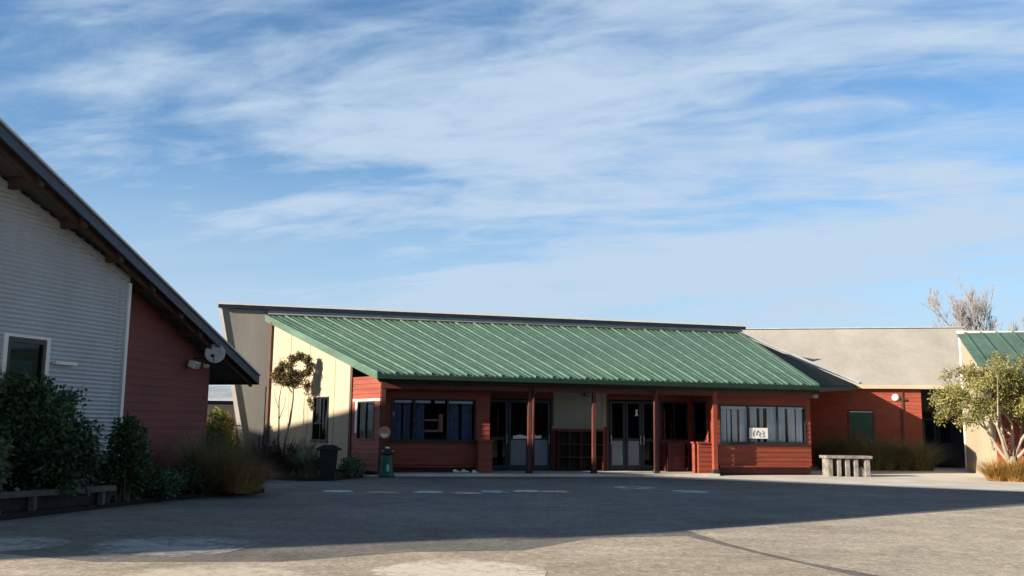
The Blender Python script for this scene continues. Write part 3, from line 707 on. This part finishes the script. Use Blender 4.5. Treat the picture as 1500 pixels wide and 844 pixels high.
# ------------------------------------------------------------------ ADDED HALL, unseen left of the camera, shaped to cast the long yard shade
HA = Vector((-16.6, 8.6, 0)); hd = Vector((-.84, .54, 0)).normalized(); hs = Vector((-.79, -.61, 0)).normalized()
shade_hall = thing('added_shade_hall', 'tall cream hall added unseen left of the yard to cast its shade', 'school building', HA)
b = MB(); sb = hd*.5
B1 = hs*17.1; B2_ = B1+Vector((-12, 1.2, 0))
q = [sb+hs*.3, hd*27, hd*27+Vector((-6, -9, 0)), B2_+hd*.4, B1+hd*.4]
b.prism([Vector((p.x, p.y, 0)) for p in q], (0, 0, 10.3)); b.build('wall', 'cream', shade_hall)
b = MB(); q = [Vector((0, 0, 10.3)), hd*28+Vector((0, 0, 10.3)), hd*28+Vector((-7, -10, 10.3)), B2_+Vector((0, 0, 10.3)), B1+Vector((0, 0, 10.3))]
b.prism(q, (0, 0, .7)); b.build('roof', 'zinc', shade_hall)
TG = xf((sb+hs*.3+hd*-.01).to_tuple(), (.79, .61))
for x in (-14, -10, -6): window(shade_hall, TG, x, x+2, 2, 4.5, mull=(x+1,))

bh = thing('added_reflection_block', 'long dark brown classroom block added unseen behind the viewer to darken window reflections', 'school building', (25, -42, 0), rad(4))  # unseen block added to give the panes dark reflections
b = MB(); boards(b, Matrix.Rotation(math.pi, 4, 'Z'), [(-45, 38, 0, 4.2)], .3, .3); b.build('boarded_wall', 'timber', bh)
b = MB(); b.prism([(-39, .8, 4.2), (46, .8, 4.2), (46, -6, 7.5), (-39, -6, 7.5)], (0, 0, .15)); b.build('roof', 'greendark', bh)
b = MB(); b.prism([(-38.5, -6, 0), (45.5, -6, 0), (45.5, -6, 7.4), (-38.5, -6, 7.4)], (0, -.2, 0)); b.build('rear_wall', 'timber', bh)
# ------------------------------------------------------------------ RIGHT: red block beyond, with pale roof
B0 = Vector((16.5, 42., 0)); BD = Vector((.98, -.2, 0)).normalized(); BE = Vector((.2, .98, 0)).normalized()
RZ2 = math.atan2(BD.y, BD.x)
blk2 = thing('red_classroom', 'red boarded building with plain pale grey roof and teal green door beyond', 'school building', B0, RZ2)
b = MB(); boards(b, I, wall_rects(-4.5, 1.35, 0, 3.5, [(-1.62, -.66, 0, 2.42)])); b.build('boarded_wall', 'red', blk2)
b = MB(); b.prism([(x, -.04, z) for x, z in ((-1.70, 0), (-1.62, 0), (-1.62, 2.42), (-.66, 2.42), (-.66, 0), (-.58, 0), (-.58, 2.5), (-1.70, 2.5))], (0, .1, 0)); b.build('door_frame', 'redplain', blk2)
b = MB(); b.box(-1.61, -.67, 0, .05, .02, 2.41); d_ = b.build('door', 'grdoor', blk2)
b = MB(); b.box(-.80, -.74, -.03, -.002, .98, 1.2); b.build('handle', 'dish', d_)
b = MB(); b.prism([(-6, -.25, 3.52), (4.9, -.25, 3.52), (4.7, 6.2, 6.66), (-6, 6.2, 6.66)], (0, 0, .06)); r2 = b.build('roof', 'zinc', blk2)
b = MB(); b.box(-6, 4.9, -.34, -.252, 3.42, 3.56); b.build('gutter', 'cream', blk2)
b = MB(); b.bar((-6, 6.2, 6.74), (4.75, 6.2, 6.74), .3, .05); b.build('ridge_cap', 'flash', r2)
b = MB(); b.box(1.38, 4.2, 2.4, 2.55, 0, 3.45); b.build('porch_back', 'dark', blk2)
b = MB(); boards(b, xf((1.35, .02), (0, 1)), [(.08, 2.4, 0, 3.4)]); b.build('porch_side', 'red', blk2)
b = MB(); b.box(1.4, 4.2, .6, .75, 2.45, 3.45); b.build('porch_beam', 'dark', blk2)
b = MB(); b.box(.52, .60, -.08, -.03, 1.2, 3.3); b.build('downpipe', 'brownred', blk2)
b = MB(); b.box(1.42, 1.56, -.3, .0, .05, .9); b.build('pier', 'redplain', blk2)
for x, zc in ((1.8, 1.1), (2.5, 1.1)):
    b = MB(); b.box(x, x+.6, 2.34, 2.395, .1, 2.2); dd = b.build('door', 'navyframe', blk2)
    b = MB(); b.quad((x+.08, 2.335, 1.1), (x+.52, 2.335, 1.1), (x+.52, 2.335, 2.1), (x+.08, 2.335, 2.1)); b.build('pane', 'glassd', dd)
p = B0+BD*.30+Vector((0, 0, 3.05))
t = thing('wall_lamp', 'sunlit pinkish bulkhead lamp on the red wall beyond', 'lamp', p, RZ2)
b = MB(); b.lathe([(.15, 0), (.16, .04), (.12, .09), (.04, .11)], 16, T=Matrix.Rotation(rad(90), 4, 'X')); b.build('diffuser', 'white', t, smooth=True, loc=(0, -.02, 0))
b = MB(); b.box(.22, .42, -.12, -.02, -.13, -.05); b.build('housing', 'dark', t)
t = thing('wall_lamp', 'small pale lamp under the right corner of the green roof', 'lamp', ml(15.58, .3, 2.72), RZ)
b = MB(); b.box(-.12, .12, -.14, 0, 0, .16); b.build('housing', 'stone', t, bevel=.02)
b = MB(); b.box(-.08, .08, -.155, -.142, .03, .12); b.build('lens', 'greyp', t)

# ------------------------------------------------------------------ FAR RIGHT block with green roof and cream end wall
E0 = Vector((18.85, 40.0, 0)); EW = Vector((-.3, -.954, 0)).normalized(); EF = Vector((.954, -.3, 0)).normalized()
blk3 = thing('end_classroom', 'cream ended building with green roof behind the multi stemmed tree', 'school building', E0)
TE3 = xf((0, 0), EW)     # faces left (-y local = ...)
zt = lambda s: 5.62-.33*s
b = MB(); b.prism([TE3 @ Vector(p) for p in ((0, 0, 0), (6.4, 0, 0), (6.4, 0, zt(6.4)), (0, 0, zt(0)))], TE3.to_3x3() @ Vector((0, .14, 0))); b.build('cream_wall', 'cream', blk3)
b = MB(); b.box(-.1, -.002, -.05, .1, 0, 5.6, TE3); b.build('corner_board', 'white', blk3)
def p3(s, y, dz=0): v = EW*s+EF*y; return Vector((v.x, v.y, zt(s)+dz))
b = MB(); b.prism([p3(-.05, -.12, .02), p3(7.2, -.12, .02), p3(7.2, 9, .02), p3(-.05, 14, .02)], (0, 0, .06)); r3 = b.build('roof', 'green', blk3)
b = MB()
for k in range(16): b.bar(p3(0, .2+k*.6, .11), p3(7.2, .2+k*.6, .11), .07, .06)
b.build('roof_rib', 'green', r3)
b = MB(); b.prism([p3(7.2, -.15, -.12), p3(7.2, 9, -.12), p3(7.2, 9, .05), p3(7.2, -.15, .05)], EW*.1); b.build('gutter', 'greendark', r3)
b = MB(); v = Vector((0, 0, 0)); b.prism([Vector((-.1, -.05, 5.62)), Vector((12, -.4, 5.62)), Vector((12, -.4, 5.80)), Vector((-.1, -.05, 5.80))], (0, .12, 0)); b.build('ridge_board', 'white', r3)
b = MB(); b.prism([Vector((.0, .1, 5.78)), Vector((12, -.25, 5.78)), Vector((12, 6, 6.3)), Vector((3.6, 6, 6.3))], (0, 0, .05)); b.build('rear_roof', 'flash', r3)
b = MB(); b.prism([Vector((.1, .15, 0)), Vector((12, -.2, 0)), Vector((12, -.2, 5.6)), Vector((.1, .15, 5.6))], (0, .1, 0)); b.build('rear_wall', 'greyw', blk3)
b = MB(); f0 = EW*6.4; TF = xf((f0.x, f0.y), EF); boards(b, TF, wall_rects(.1, 9, 0, 3.4, [(1.5, 4.5, 1.1, 2.4)])); b.build('boarded_wall', 'red', blk3)
window(blk3, TF, 1.5, 4.5, 1.1, 2.4, mull=(2.5, 3.5), glass='glassd')

# ------------------------------------------------------------------ slab table
t = thing('slab_table', 'pale concrete slab table on chunky legs beside the right window', 'table', (11.78, 34.0, .0), .05)
b = MB(); b.box(-.82, .82, -.36, .36, .62, .72); b.build('slab_top', 'stone', t, bevel=.02)
for x, wd in ((-.66, .17), (-.34, .13), (-.04, .15), (.26, .14), (.66, .18)):
    b = MB(); b.box(x-wd/2, x+wd/2, -.28, .28, .0, .619); b.build('leg', 'stone', t, bevel=.012)
b = MB(); b.box(-.6, .62, .02, .14, .0, .56); b.build('back_board', 'timber', t)
b = MB(); b.prism([(.28, -.2, .02), (.62, -.2, .02), (.62, -.2, .2), (.45, -.2, .36), (.28, -.2, .12)], (0, .2, 0)); b.build('brace', 'stone', t)

# ------------------------------------------------------------------ fence and far bits in the gap
fe = thing('paling_fence', 'brown timber paling fence in the gap behind the hall eave', 'fence', (-13.6, 40.5, 0))
b = MB(); b.bar((-2, 0, .5), (2.2, 0, .5), .05, .09); b.bar((-2, 0, 1.5), (2.2, 0, 1.5), .05, .09); b.build('rail', 'fence', fe)
b = MB()
for i in range(22):
    if i in (6, 7, 12, 17): continue
    x = -2+i*.19; b.box(x, x+.14, -.06, -.03, .05, 1.9+R.uniform(-.08, .1))
b.build('paling', 'fence', fe)
for x in (-2, 0, 2.1):
    b = MB(); b.box(x-.06, x+.06, .03, .14, 0, 2.35); b.build('post', 'fence', fe)
sh = thing('garden_shed', 'low white shed roof glimpsed beyond the fence', 'shed', (-14.5, 45, 0))
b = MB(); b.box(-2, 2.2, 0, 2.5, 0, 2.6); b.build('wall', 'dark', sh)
b = MB(); b.prism([(-2.3, -.3, 2.62), (2.5, -.3, 2.62), (2.5, 2.8, 3.3), (-2.3, 2.8, 3.3)], (0, 0, .1)); b.build('roof', 'flash', sh)

# ------------------------------------------------------------------ PLANTS left bed
def bush(name, label, loc, blobs, ncl, per, L, W, spread, m, stems=6, group=None, droop=.15, shell=.55):
    f = MB(); foliage(f, blobs, ncl, per, L, W, spread, droop, shell)
    s = MB()
    for _ in range(stems):
        c, r = R.choice(blobs); p = Vector((R.uniform(-.2, .2), R.uniform(-.2, .2), 0)); q = Vector(c)+rnd_dir()*.4*min(r)
        s.tube([p, p.lerp(q, .5)+rnd_dir()*.1, q], [.03, .022, .008], 5, False)
    return plant(name, label, 'shrub', loc, [('foliage', f, m), ('stem', s, 'bark')], group)
bush('broadleaf_shrub', 'big dark green shrub covering the hall window corner', (-8.2, 16.75, .08),
     [((-.35, 0, 1.25), (.95, .8, 1.0)), ((.45, .1, 1.0), (.75, .7, .85)), ((-.6, -.1, 1.9), (.62, .6, .5)), ((.1, .2, 1.75), (.7, .6, .45)), ((.2, .1, .5), (.8, .5, .45)), ((-.9, .1, .8), (.6, .6, .8))], 900, 16, .115, .055, .16, 'leafdark', 10)
bush('broadleaf_shrub', 'pale grey green leafy shrub at the left edge in front of the dark one', (-8.25, 15.35, .08),
     [((-.1, 0, .62), (.42, .4, .52)), ((.05, -.05, .95), (.3, .3, .28)), ((-.35, .05, .45), (.4, .4, .42))], 190, 13, .13, .07, .13, 'leafgrey', 6)
bush('broadleaf_shrub', 'upright mid green shrub against the white corner of the hall', (-7.3, 18.5, .08),
     [((0, 0, .95), (.42, .42, .68)), ((.1, .05, .5), (.48, .45, .48)), ((-.05, 0, 1.3), (.28, .28, .32)), ((-.35, -.2, .5), (.4, .4, .45))], 420, 13, .10, .05, .13, 'leafmid', 7)
bush('low_shrub', 'low dark ground shrub between the upright shrub and the rusty tussock', (-6.95, 19.9, .08),
     [((0, 0, .28), (.5, .5, .28)), ((.15, .55, .3), (.42, .45, .28)), ((.1, -.6, .25), (.42, .45, .25))], 260, 12, .09, .045, .12, 'leafdark', 5)
f = MB(); g = MB()
blades(f, (0, 0, 0), 1700, 1.45, 1.1, .012, .75, .45); blades(f, (-.1, 0, 0), 900, .8, 1.15, .012, 1.0, .6)
for _ in range(8): blades(g, (R.uniform(.15, .75), R.uniform(-.5, .5), 0), 340, R.uniform(.6, 1.1), .8, .012, 1.0, .3)
plant('tussock', 'large green and rust coloured tussock at the corner of the hall bed', 'grass clump', (-6.55, 21.55, .07), [('green_blades', f, 'tussgreen'), ('rusty_blades', g, 'tussorange')])
f = MB(); blades(f, (0, 0, 0), 900, .8, .6, .012, .8, .2)
plant('tussock', 'smaller dull tussock behind the rust coloured one by the red brown wall', 'grass clump', (-7.0, 22.6, .07), [('blades', f, 'tussgreen')])
bush('rounded_shrub', 'dark rounded shrub glimpsed behind the rusty tussock', (-7.9, 25.6, .0), [((0, 0, .75), (.55, .5, .7)), ((.3, .1, .5), (.45, .4, .5))], 200, 13, .09, .05, .12, 'leafdark', 5)
bush('rounded_shrub', 'sunlit yellow green shrub in the gap in front of the fence', (-10.9, 36.2, .0), [((0, 0, 1.3), (.8, .6, .85)), ((.3, 0, .6), (.7, .6, .6)), ((-.5, .1, .9), (.6, .5, .75))], 420, 13, .11, .06, .15, 'leafyel', 6)
# timber edging
t = thing('garden_edging', 'weathered grey timber rail edging the dark garden bed', 'edging', (-7.9, 15.6, .08))
b = MB(); b.bar((-.75, -.85, .28), (.68, 2.2, .28), .14, .10); b.build('rail', 'sleeper', t, bevel=.01)
for k in (.08, .5, .92):
    b = MB(); p = Vector((-.75, -.85, 0)).lerp(Vector((.68, 2.2, 0)), k); b.box(p.x-.05, p.x+.05, p.y-.05, p.y+.05, 0, .228); b.build('post', 'sleeper', t)
b = MB(); p0 = Vector((-.75, -.85, .11)); p1 = Vector((.68, 2.2, .11)); off = Vector((-.08, .04, 0)); b.bar(p0+off, p1+off, .04, .20); b.build('face_board', 'dark', t)

# plants along the cream wall
def flax(name, label, loc, n, H, spread, w, m, group=None):
    f = MB(); blades(f, (0, 0, 0), n, H, spread, w, .9, .22); return plant(name, label, 'plant', loc, [('blades', f, m)], group)
flax('flax_plant', 'dark purple flax nearest the gap beside the hall', (-7.35, 28.75, .05), 300, 1.25, 1.1, .055, 'leafpurple')
flax('flax_plant', 'dark purple flax in the middle of the cream wall bed', (-6.75, 28.9, .05), 300, 1.2, 1.05, .055, 'leafpurple')
flax('flax_plant', 'purple flax close against the cream wall left of the bin', (-6.3, 29.7, .05), 200, 1.15, .8, .05, 'leafpurple')
flax('flax_plant', 'cream striped flax beside the dark lidded bin', (-5.85, 28.05, .05), 230, 1.1, .75, .055, 'leafvar')
bush('low_shrub', 'pale green ground shrub right of the dark lidded bin', (-4.65, 28.6, .05), [((0, 0, .25), (.4, .5, .3)), ((-.1, .7, .3), (.4, .5, .35)), ((.0, 1.1, .3), (.25, .4, .3))], 170, 11, .09, .04, .11, 'leafgrey', 4)
bush('low_shrub', 'dull green shrub at the foot of the cream wall behind the flax', (-7.1, 31.2, .05), [((0, 0, .4), (.6, .7, .45)), ((.5, -.6, .4), (.5, .6, .4)), ((-.6, 1., .4), (.6, .7, .5))], 260, 11, .10, .045, .12, 'leafmid', 4)
# thin pruned tree before the cream wall
t = thing('pruned_tree', 'thin stemmed tree with a ring of brown foliage before the cream wall', 'tree', (-7.72, 33.6, .03))
s = MB(); s.tube([(-.25, 0, 0), (-.12, 0, .8), (.05, 0, 1.6), (.12, 0, 2.4), (.1, 0, 3.1)], [.05, .045, .04, .035, .025], 7)
s.tube([(.1, 0, 2.6), (-.2, .0, 3.0), (-.3, 0, 3.4)], [.025, .02, .01], 5); s.tube([(.1, 0, 2.7), (.4, .0, 3.1), (.45, 0, 3.5)], [.025, .02, .01], 5); s.tube([(.12, 0, 2.75), (.55, 0, 2.85), (.72, 0, 2.4)], [.022, .018, .01], 5)
s.build('trunk', 'palebark', t, smooth=True)
f = MB(); bl = [((.32+.36*math.cos(a), .0, 3.55+.34*math.sin(a)), (.2, .22, .18)) for a in [k*math.pi/4 for k in range(8)]]
bl += [((-.38, 0, 3.35), (.26, .24, .24)), ((-.42, .0, 3.05), (.18, .2, .2)), ((-.1, 0, 2.98), (.3, .25, .2)), ((.62, 0, 2.85), (.13, .15, .3)), ((.72, 0, 2.4), (.10, .12, .25)), ((.8, 0, 2.1), (.08, .1, .22)), ((-.1, 0, 3.2), (.3, .22, .16)), ((-.55, 0, 3.2), (.15, .15, .2)), ((.2, .0, 2.95), (.3, .2, .14)), ((-.3, 0, 3.6), (.18, .18, .14))]
foliage(f, bl, 800, 12, .08, .035, .10, .2, .2); f.build('crown', 'leafdry', t)
b = thing('thin_sapling', 'bare thin sapling left of the pruned tree at the cream wall', 'tree', (-8.25, 34.3, 0))
s = MB(); s.tube([(0, 0, 0), (.05, 0, 1.2), (.0, 0, 2.4), (.08, 0, 3.0)], [.03, .026, .02, .01], 6); s.build('trunk', 'bark', b)
s = MB(); s.tube([(0.03, 0, 1.7), (.2, 0, 2.2), (.25, 0, 2.6)], [.014, .01, .005], 4); s.tube([(0.0, 0, 2.1), (-.15, 0, 2.5), (-.18, 0, 2.8)], [.012, .01, .005], 4); s.build('branch', 'bark', b)

# ------------------------------------------------------------------ PLANTS right
def mound(name, label, loc, spots, n, H, spread, w, m):
    f = MB()
    for (x, y, k) in spots: blades(f, (x, y, 0), int(n*k), H*k, spread*k, w, .9, .28)
    return plant(name, label, 'grass clump', loc, [('blades', f, m)])
mound('tussock', 'dull grassy mound below the teal green door', (13.6, 39.6, 0), [(-.7, 0, .9), (-.1, 0, 1), (.5, .1, 1.1), (1.2, 0, .9), (1.8, .1, .75)], 600, 1.75, 1.3, .018, 'tussdull')
mound('tussock', 'olive grassy mound at the right end of the red wall', (16.1, 39.8, 0), [(-.6, 0, .9), (0, .1, 1.05), (.6, 0, 1), (1.0, .1, .8)], 600, 1.5, 1.2, .018, 'tussdull')
mound('tussock', 'golden dry tussock at the foot of the multi stemmed tree', (16.55, 32.0, 0), [(-.5, 0, 1), (0, -.2, 1), (.6, -.1, 1), (1.1, .1, 1.05), (1.7, 0, 1)], 620, .85, .75, .016, 'tussgold')
t = thing('multi_stemmed_tree', 'sunlit olive tree with several pale leaning stems at right', 'tree', (16.9, 32.7, 0))
s = MB(); tips = []
s.tube([(0.05, 0, 0), (.02, 0, .4), (0, 0, .8)], [.2, .17, .15], 9)
for (dx, dy, dz, L) in ((-.75, .1, .85, 1.25), (-.42, -.2, 1, 1.35), (-.1, .2, 1, 1.3), (.25, -.1, 1, 1.3), (.6, .1, .9, 1.25), (.95, -.1, .75, 1.2)):
    branch(s, Vector((dx*.08, dy*.1, .6)), Vector((dx, dy, dz)).normalized(), L, .075, 3, tips, 3, (2, 3), .42, .006, .12, 6, .66)
s.build('trunk', 'palebark', t, smooth=True)
f = MB()
bl = []
for p in tips:
    if p.z > 1.2: bl.append((p, (.27, .27, .22)))
bl += [((-2.35, 0, 2.7), (.4, .4, .35)), ((-2.3, 0, 2.05), (.35, .3, .25)), ((-.4, -.3, 3.3), (.8, .5, .7)), ((.5, -.3, 2.5), (.8, .5, .5)), ((-1.5, -.2, 2.0), (.55, .4, .35)), ((-1.75, 0, 2.75), (.75, .6, .6)), ((-2.05, .1, 2.25), (.5, .4, .42)), ((-1.1, -.3, 2.4), (.7, .5, .55)), ((-.3, 0, 2.7), (.7, .6, .6)), ((.2, 0, 3.4), (.9, .6, .7)), ((1.1, .1, 2.9), (.8, .6, .8)), ((1.4, 0, 2.0), (.6, .5, .6)), ((-1.2, .2, 3.6), (.6, .5, .45)), ((-1.9, .1, 3.5), (.35, .3, .3)), ((.9, .1, 4.0), (.6, .5, .4)), ((-.2, .1, 4.05), (.5, .4, .35))]
foliage(f, bl, 2700, 8, .11, .042, .19, .25, .25); f.build('crown', 'leafolive', t)

def bare_tree(label, loc, H, seed, m='twig', depth=5, wide=1.):
    global R
    R = random.Random(seed)
    t = thing('bare_tree', label, 'tree', loc, 0, 'bare winter trees behind the roofs')
    s = MB(); s.tube([(0, 0, 0), (.05, .02, H*.2), (0, 0, H*.38)], [H*.028, H*.024, H*.02], 8, False); s.build('trunk', m, t)
    c = MB()
    for k in range(6):
        a = k*1.05+R.random(); dd = Vector((math.cos(a)*.4, math.sin(a)*.4, 1)).normalized()
        branch(c, Vector((0, 0, H*(.34+.02*k))), dd, H*.20*wide, H*.010, depth, None, 3, (2, 4), .32, .011, .28, 4, .70)
    c.build('crown', m, t)
bare_tree('bare winter tree with a rounded crown above the pale roof', (36.1, 75, 0), 14.0, 3, wide=.9)
bare_tree('bare winter tree cut by the right edge of the picture', (43.9, 80, 0), 13.0, 11, wide=.8)
bare_tree('low bare treetop just left of the rounded bare tree', (37.4, 82, 0), 11.4, 21, depth=4)
R = random.Random(5)

# ------------------------------------------------------------------ world, sun, camera
SUN_AZ = math.atan2(-.456, -.89); EL = rad(16.7)
to_sun = Vector((math.cos(EL)*math.cos(SUN_AZ), math.cos(EL)*math.sin(SUN_AZ), math.sin(EL)))
sun = bpy.data.lights.new('sun', 'SUN'); sun.energy = 5.0; sun.angle = rad(.5); sun.color = (1., .86, .69)
so = bpy.data.objects.new('sun', sun); COL.objects.link(so); so.rotation_euler = to_sun.to_track_quat('Z', 'Y').to_euler(); so.location = (0, 0, 30)
wd = bpy.data.worlds.new('World'); sc.world = wd; wd.use_nodes = True
nt = wd.node_tree; nt.nodes.clear()
out = nt.nodes.new('ShaderNodeOutputWorld'); bg = nt.nodes.new('ShaderNodeBackground'); nt.links.new(bg.outputs[0], out.inputs[0])
sky = nt.nodes.new('ShaderNodeTexSky'); sky.sky_type = 'NISHITA'; sky.sun_disc = False
sky.sun_elevation = EL; sky.sun_rotation = math.atan2(to_sun.x, to_sun.y) % (2*math.pi)
sky.air_density = 1.0; sky.dust_density = .3; sky.ozone_density = 1.6
bg.inputs[1].default_value = .05
tc = nt.nodes.new('ShaderNodeTexCoord'); sep = nt.nodes.new('ShaderNodeSeparateXYZ'); nt.links.new(tc.outputs['Generated'], sep.inputs[0])
def math_(op, a, b, clamp=False):
    n = nt.nodes.new('ShaderNodeMath'); n.operation = op; n.use_clamp = clamp
    for i, v in ((0, a), (1, b)):
        if isinstance(v, (int, float)): n.inputs[i].default_value = v
        else: nt.links.new(v, n.inputs[i])
    return n.outputs[0]
zc = math_('ADD', math_('MAXIMUM', sep.outputs[2], 0.), .16)
u_ = math_('DIVIDE', sep.outputs[0], zc); v_ = math_('DIVIDE', sep.outputs[1], zc)
cmb = nt.nodes.new('ShaderNodeCombineXYZ'); nt.links.new(u_, cmb.inputs[0]); nt.links.new(v_, cmb.inputs[1])
def cn(scale, rot, loc, sx, sy, detail, rough, dist):
    mp = nt.nodes.new('ShaderNodeMapping'); mp.inputs['Rotation'].default_value = (0, 0, rad(rot)); mp.inputs['Location'].default_value = loc
    mp.inputs['Scale'].default_value = (sx, sy, 1)
    rt = nt.nodes.new('ShaderNodeVectorRotate'); rt.rotation_type = 'Z_AXIS'; rt.inputs['Angle'].default_value = rad(rot)
    nt.links.new(cmb.outputs[0], rt.inputs[0]); mp.inputs['Rotation'].default_value = (0, 0, 0)
    nt.links.new(rt.outputs[0], mp.inputs[0])
    n = nt.nodes.new('ShaderNodeTexNoise'); n.inputs['Scale'].default_value = scale; n.inputs['Detail'].default_value = detail
    n.inputs['Roughness'].default_value = rough; n.inputs['Distortion'].default_value = dist
    nt.links.new(mp.outputs[0], n.inputs['Vector'])
    return n.outputs[0]
n1 = cn(.5, 10, (3.1, 1.7, 0), .8, 1.5, 4, .5, .3)
n2 = cn(1.5, 12, (.4, 8.2, 0), .75, 1.7, 6, .55, .7)
n3 = cn(5.0, 16, (2., 4., 0), .7, 1.5, 6, .6, .5)
cl = math_('ADD', math_('MULTIPLY', n1, .9), math_('ADD', math_('MULTIPLY', n2, .80), math_('MULTIPLY', n3, .46)))
# more cloud to the right and low, clear blue at the left
cl = math_('ADD', cl, math_('MULTIPLY', u_, .06)); 
rp_ = nt.nodes.new('ShaderNodeValToRGB'); e = rp_.color_ramp.elements
e[0].position = .86; e[0].color = (0, 0, 0, 1); e[1].position = 1.22; e[1].color = (.82, .82, .82, 1)
cls = math_('SUBTRACT', cl, .0); nt.links.new(cls, rp_.inputs[0])
mr = nt.nodes.new('ShaderNodeMapRange'); mr.inputs[1].default_value = .90; mr.inputs[2].default_value = 1.27; mr.inputs[3].default_value = .03; mr.inputs[4].default_value = .97; mr.interpolation_type = 'SMOOTHSTEP'
nt.links.new(cl, mr.inputs[0])
mx = nt.nodes.new('ShaderNodeMix'); mx.data_type = 'RGBA'; nt.links.new(mr.outputs[0], mx.inputs[0]); nt.links.new(sky.outputs[0], mx.inputs[6])
mx.inputs[7].default_value = (4.9, 6.15, 7.6, 1)
nt.links.new(mx.outputs[2], bg.inputs[0])
front = nt.nodes.new('ShaderNodeMapRange'); front.interpolation_type = 'SMOOTHSTEP'; front.inputs[1].default_value = -.1; front.inputs[2].default_value = .5
nt.links.new(sep.outputs[1], front.inputs[0]); hz = nt.nodes.new('ShaderNodeMapRange'); hz.interpolation_type = 'SMOOTHSTEP'; hz.inputs[1].default_value = .34; hz.inputs[2].default_value = .05; hz.inputs[3].default_value = 0.; hz.inputs[4].default_value = .85
nt.links.new(sep.outputs[2], hz.inputs[0])
msk = math_('MAXIMUM', mr.outputs[0], math_('MULTIPLY', hz.outputs[0], math_('ADD', .55, math_('MULTIPLY', n2, .8)), True), True)
nt.links.new(math_('MULTIPLY', msk, front.outputs[0]), mx.inputs[0])
veil = nt.nodes.new('ShaderNodeMix'); veil.data_type = 'RGBA'; veil.blend_type = 'MULTIPLY'
nt.links.new(front.outputs[0], veil.inputs[0]); nt.links.new(sky.outputs[0], veil.inputs[6]); veil.inputs[7].default_value = (.88, 1.28, 1.62, 1); veil.clamp_result = False
nt.links.new(veil.outputs[2], mx.inputs[6])

cam = bpy.data.cameras.new('camera'); co = bpy.data.objects.new('camera', cam); COL.objects.link(co)
cam.sensor_width = 36; cam.lens = 1400/1500*36; cam.clip_end = 2000; cam.clip_start = .1
p = math.atan(204/1400); rl = .013
fw = Vector((0, math.cos(p), math.sin(p))); r0 = Vector((1, 0, 0)); u0 = Vector((0, -math.sin(p), math.cos(p)))
rt = r0*math.cos(rl)+u0*math.sin(rl); up = -r0*math.sin(rl)+u0*math.cos(rl)
mt = Matrix((rt, up, -fw)).transposed().to_4x4(); mt.translation = (0, 0, 1.55)
co.matrix_world = mt
sc.camera = co
sc.view_settings.view_transform = 'Standard'; sc.view_settings.look = 'None'; sc.view_settings.gamma = 1; sc.view_settings.use_curve_mapping = False
sc.view_settings.exposure = 1.16
sc.cycles.max_bounces = 6; sc.cycles.transparent_max_bounces = 12
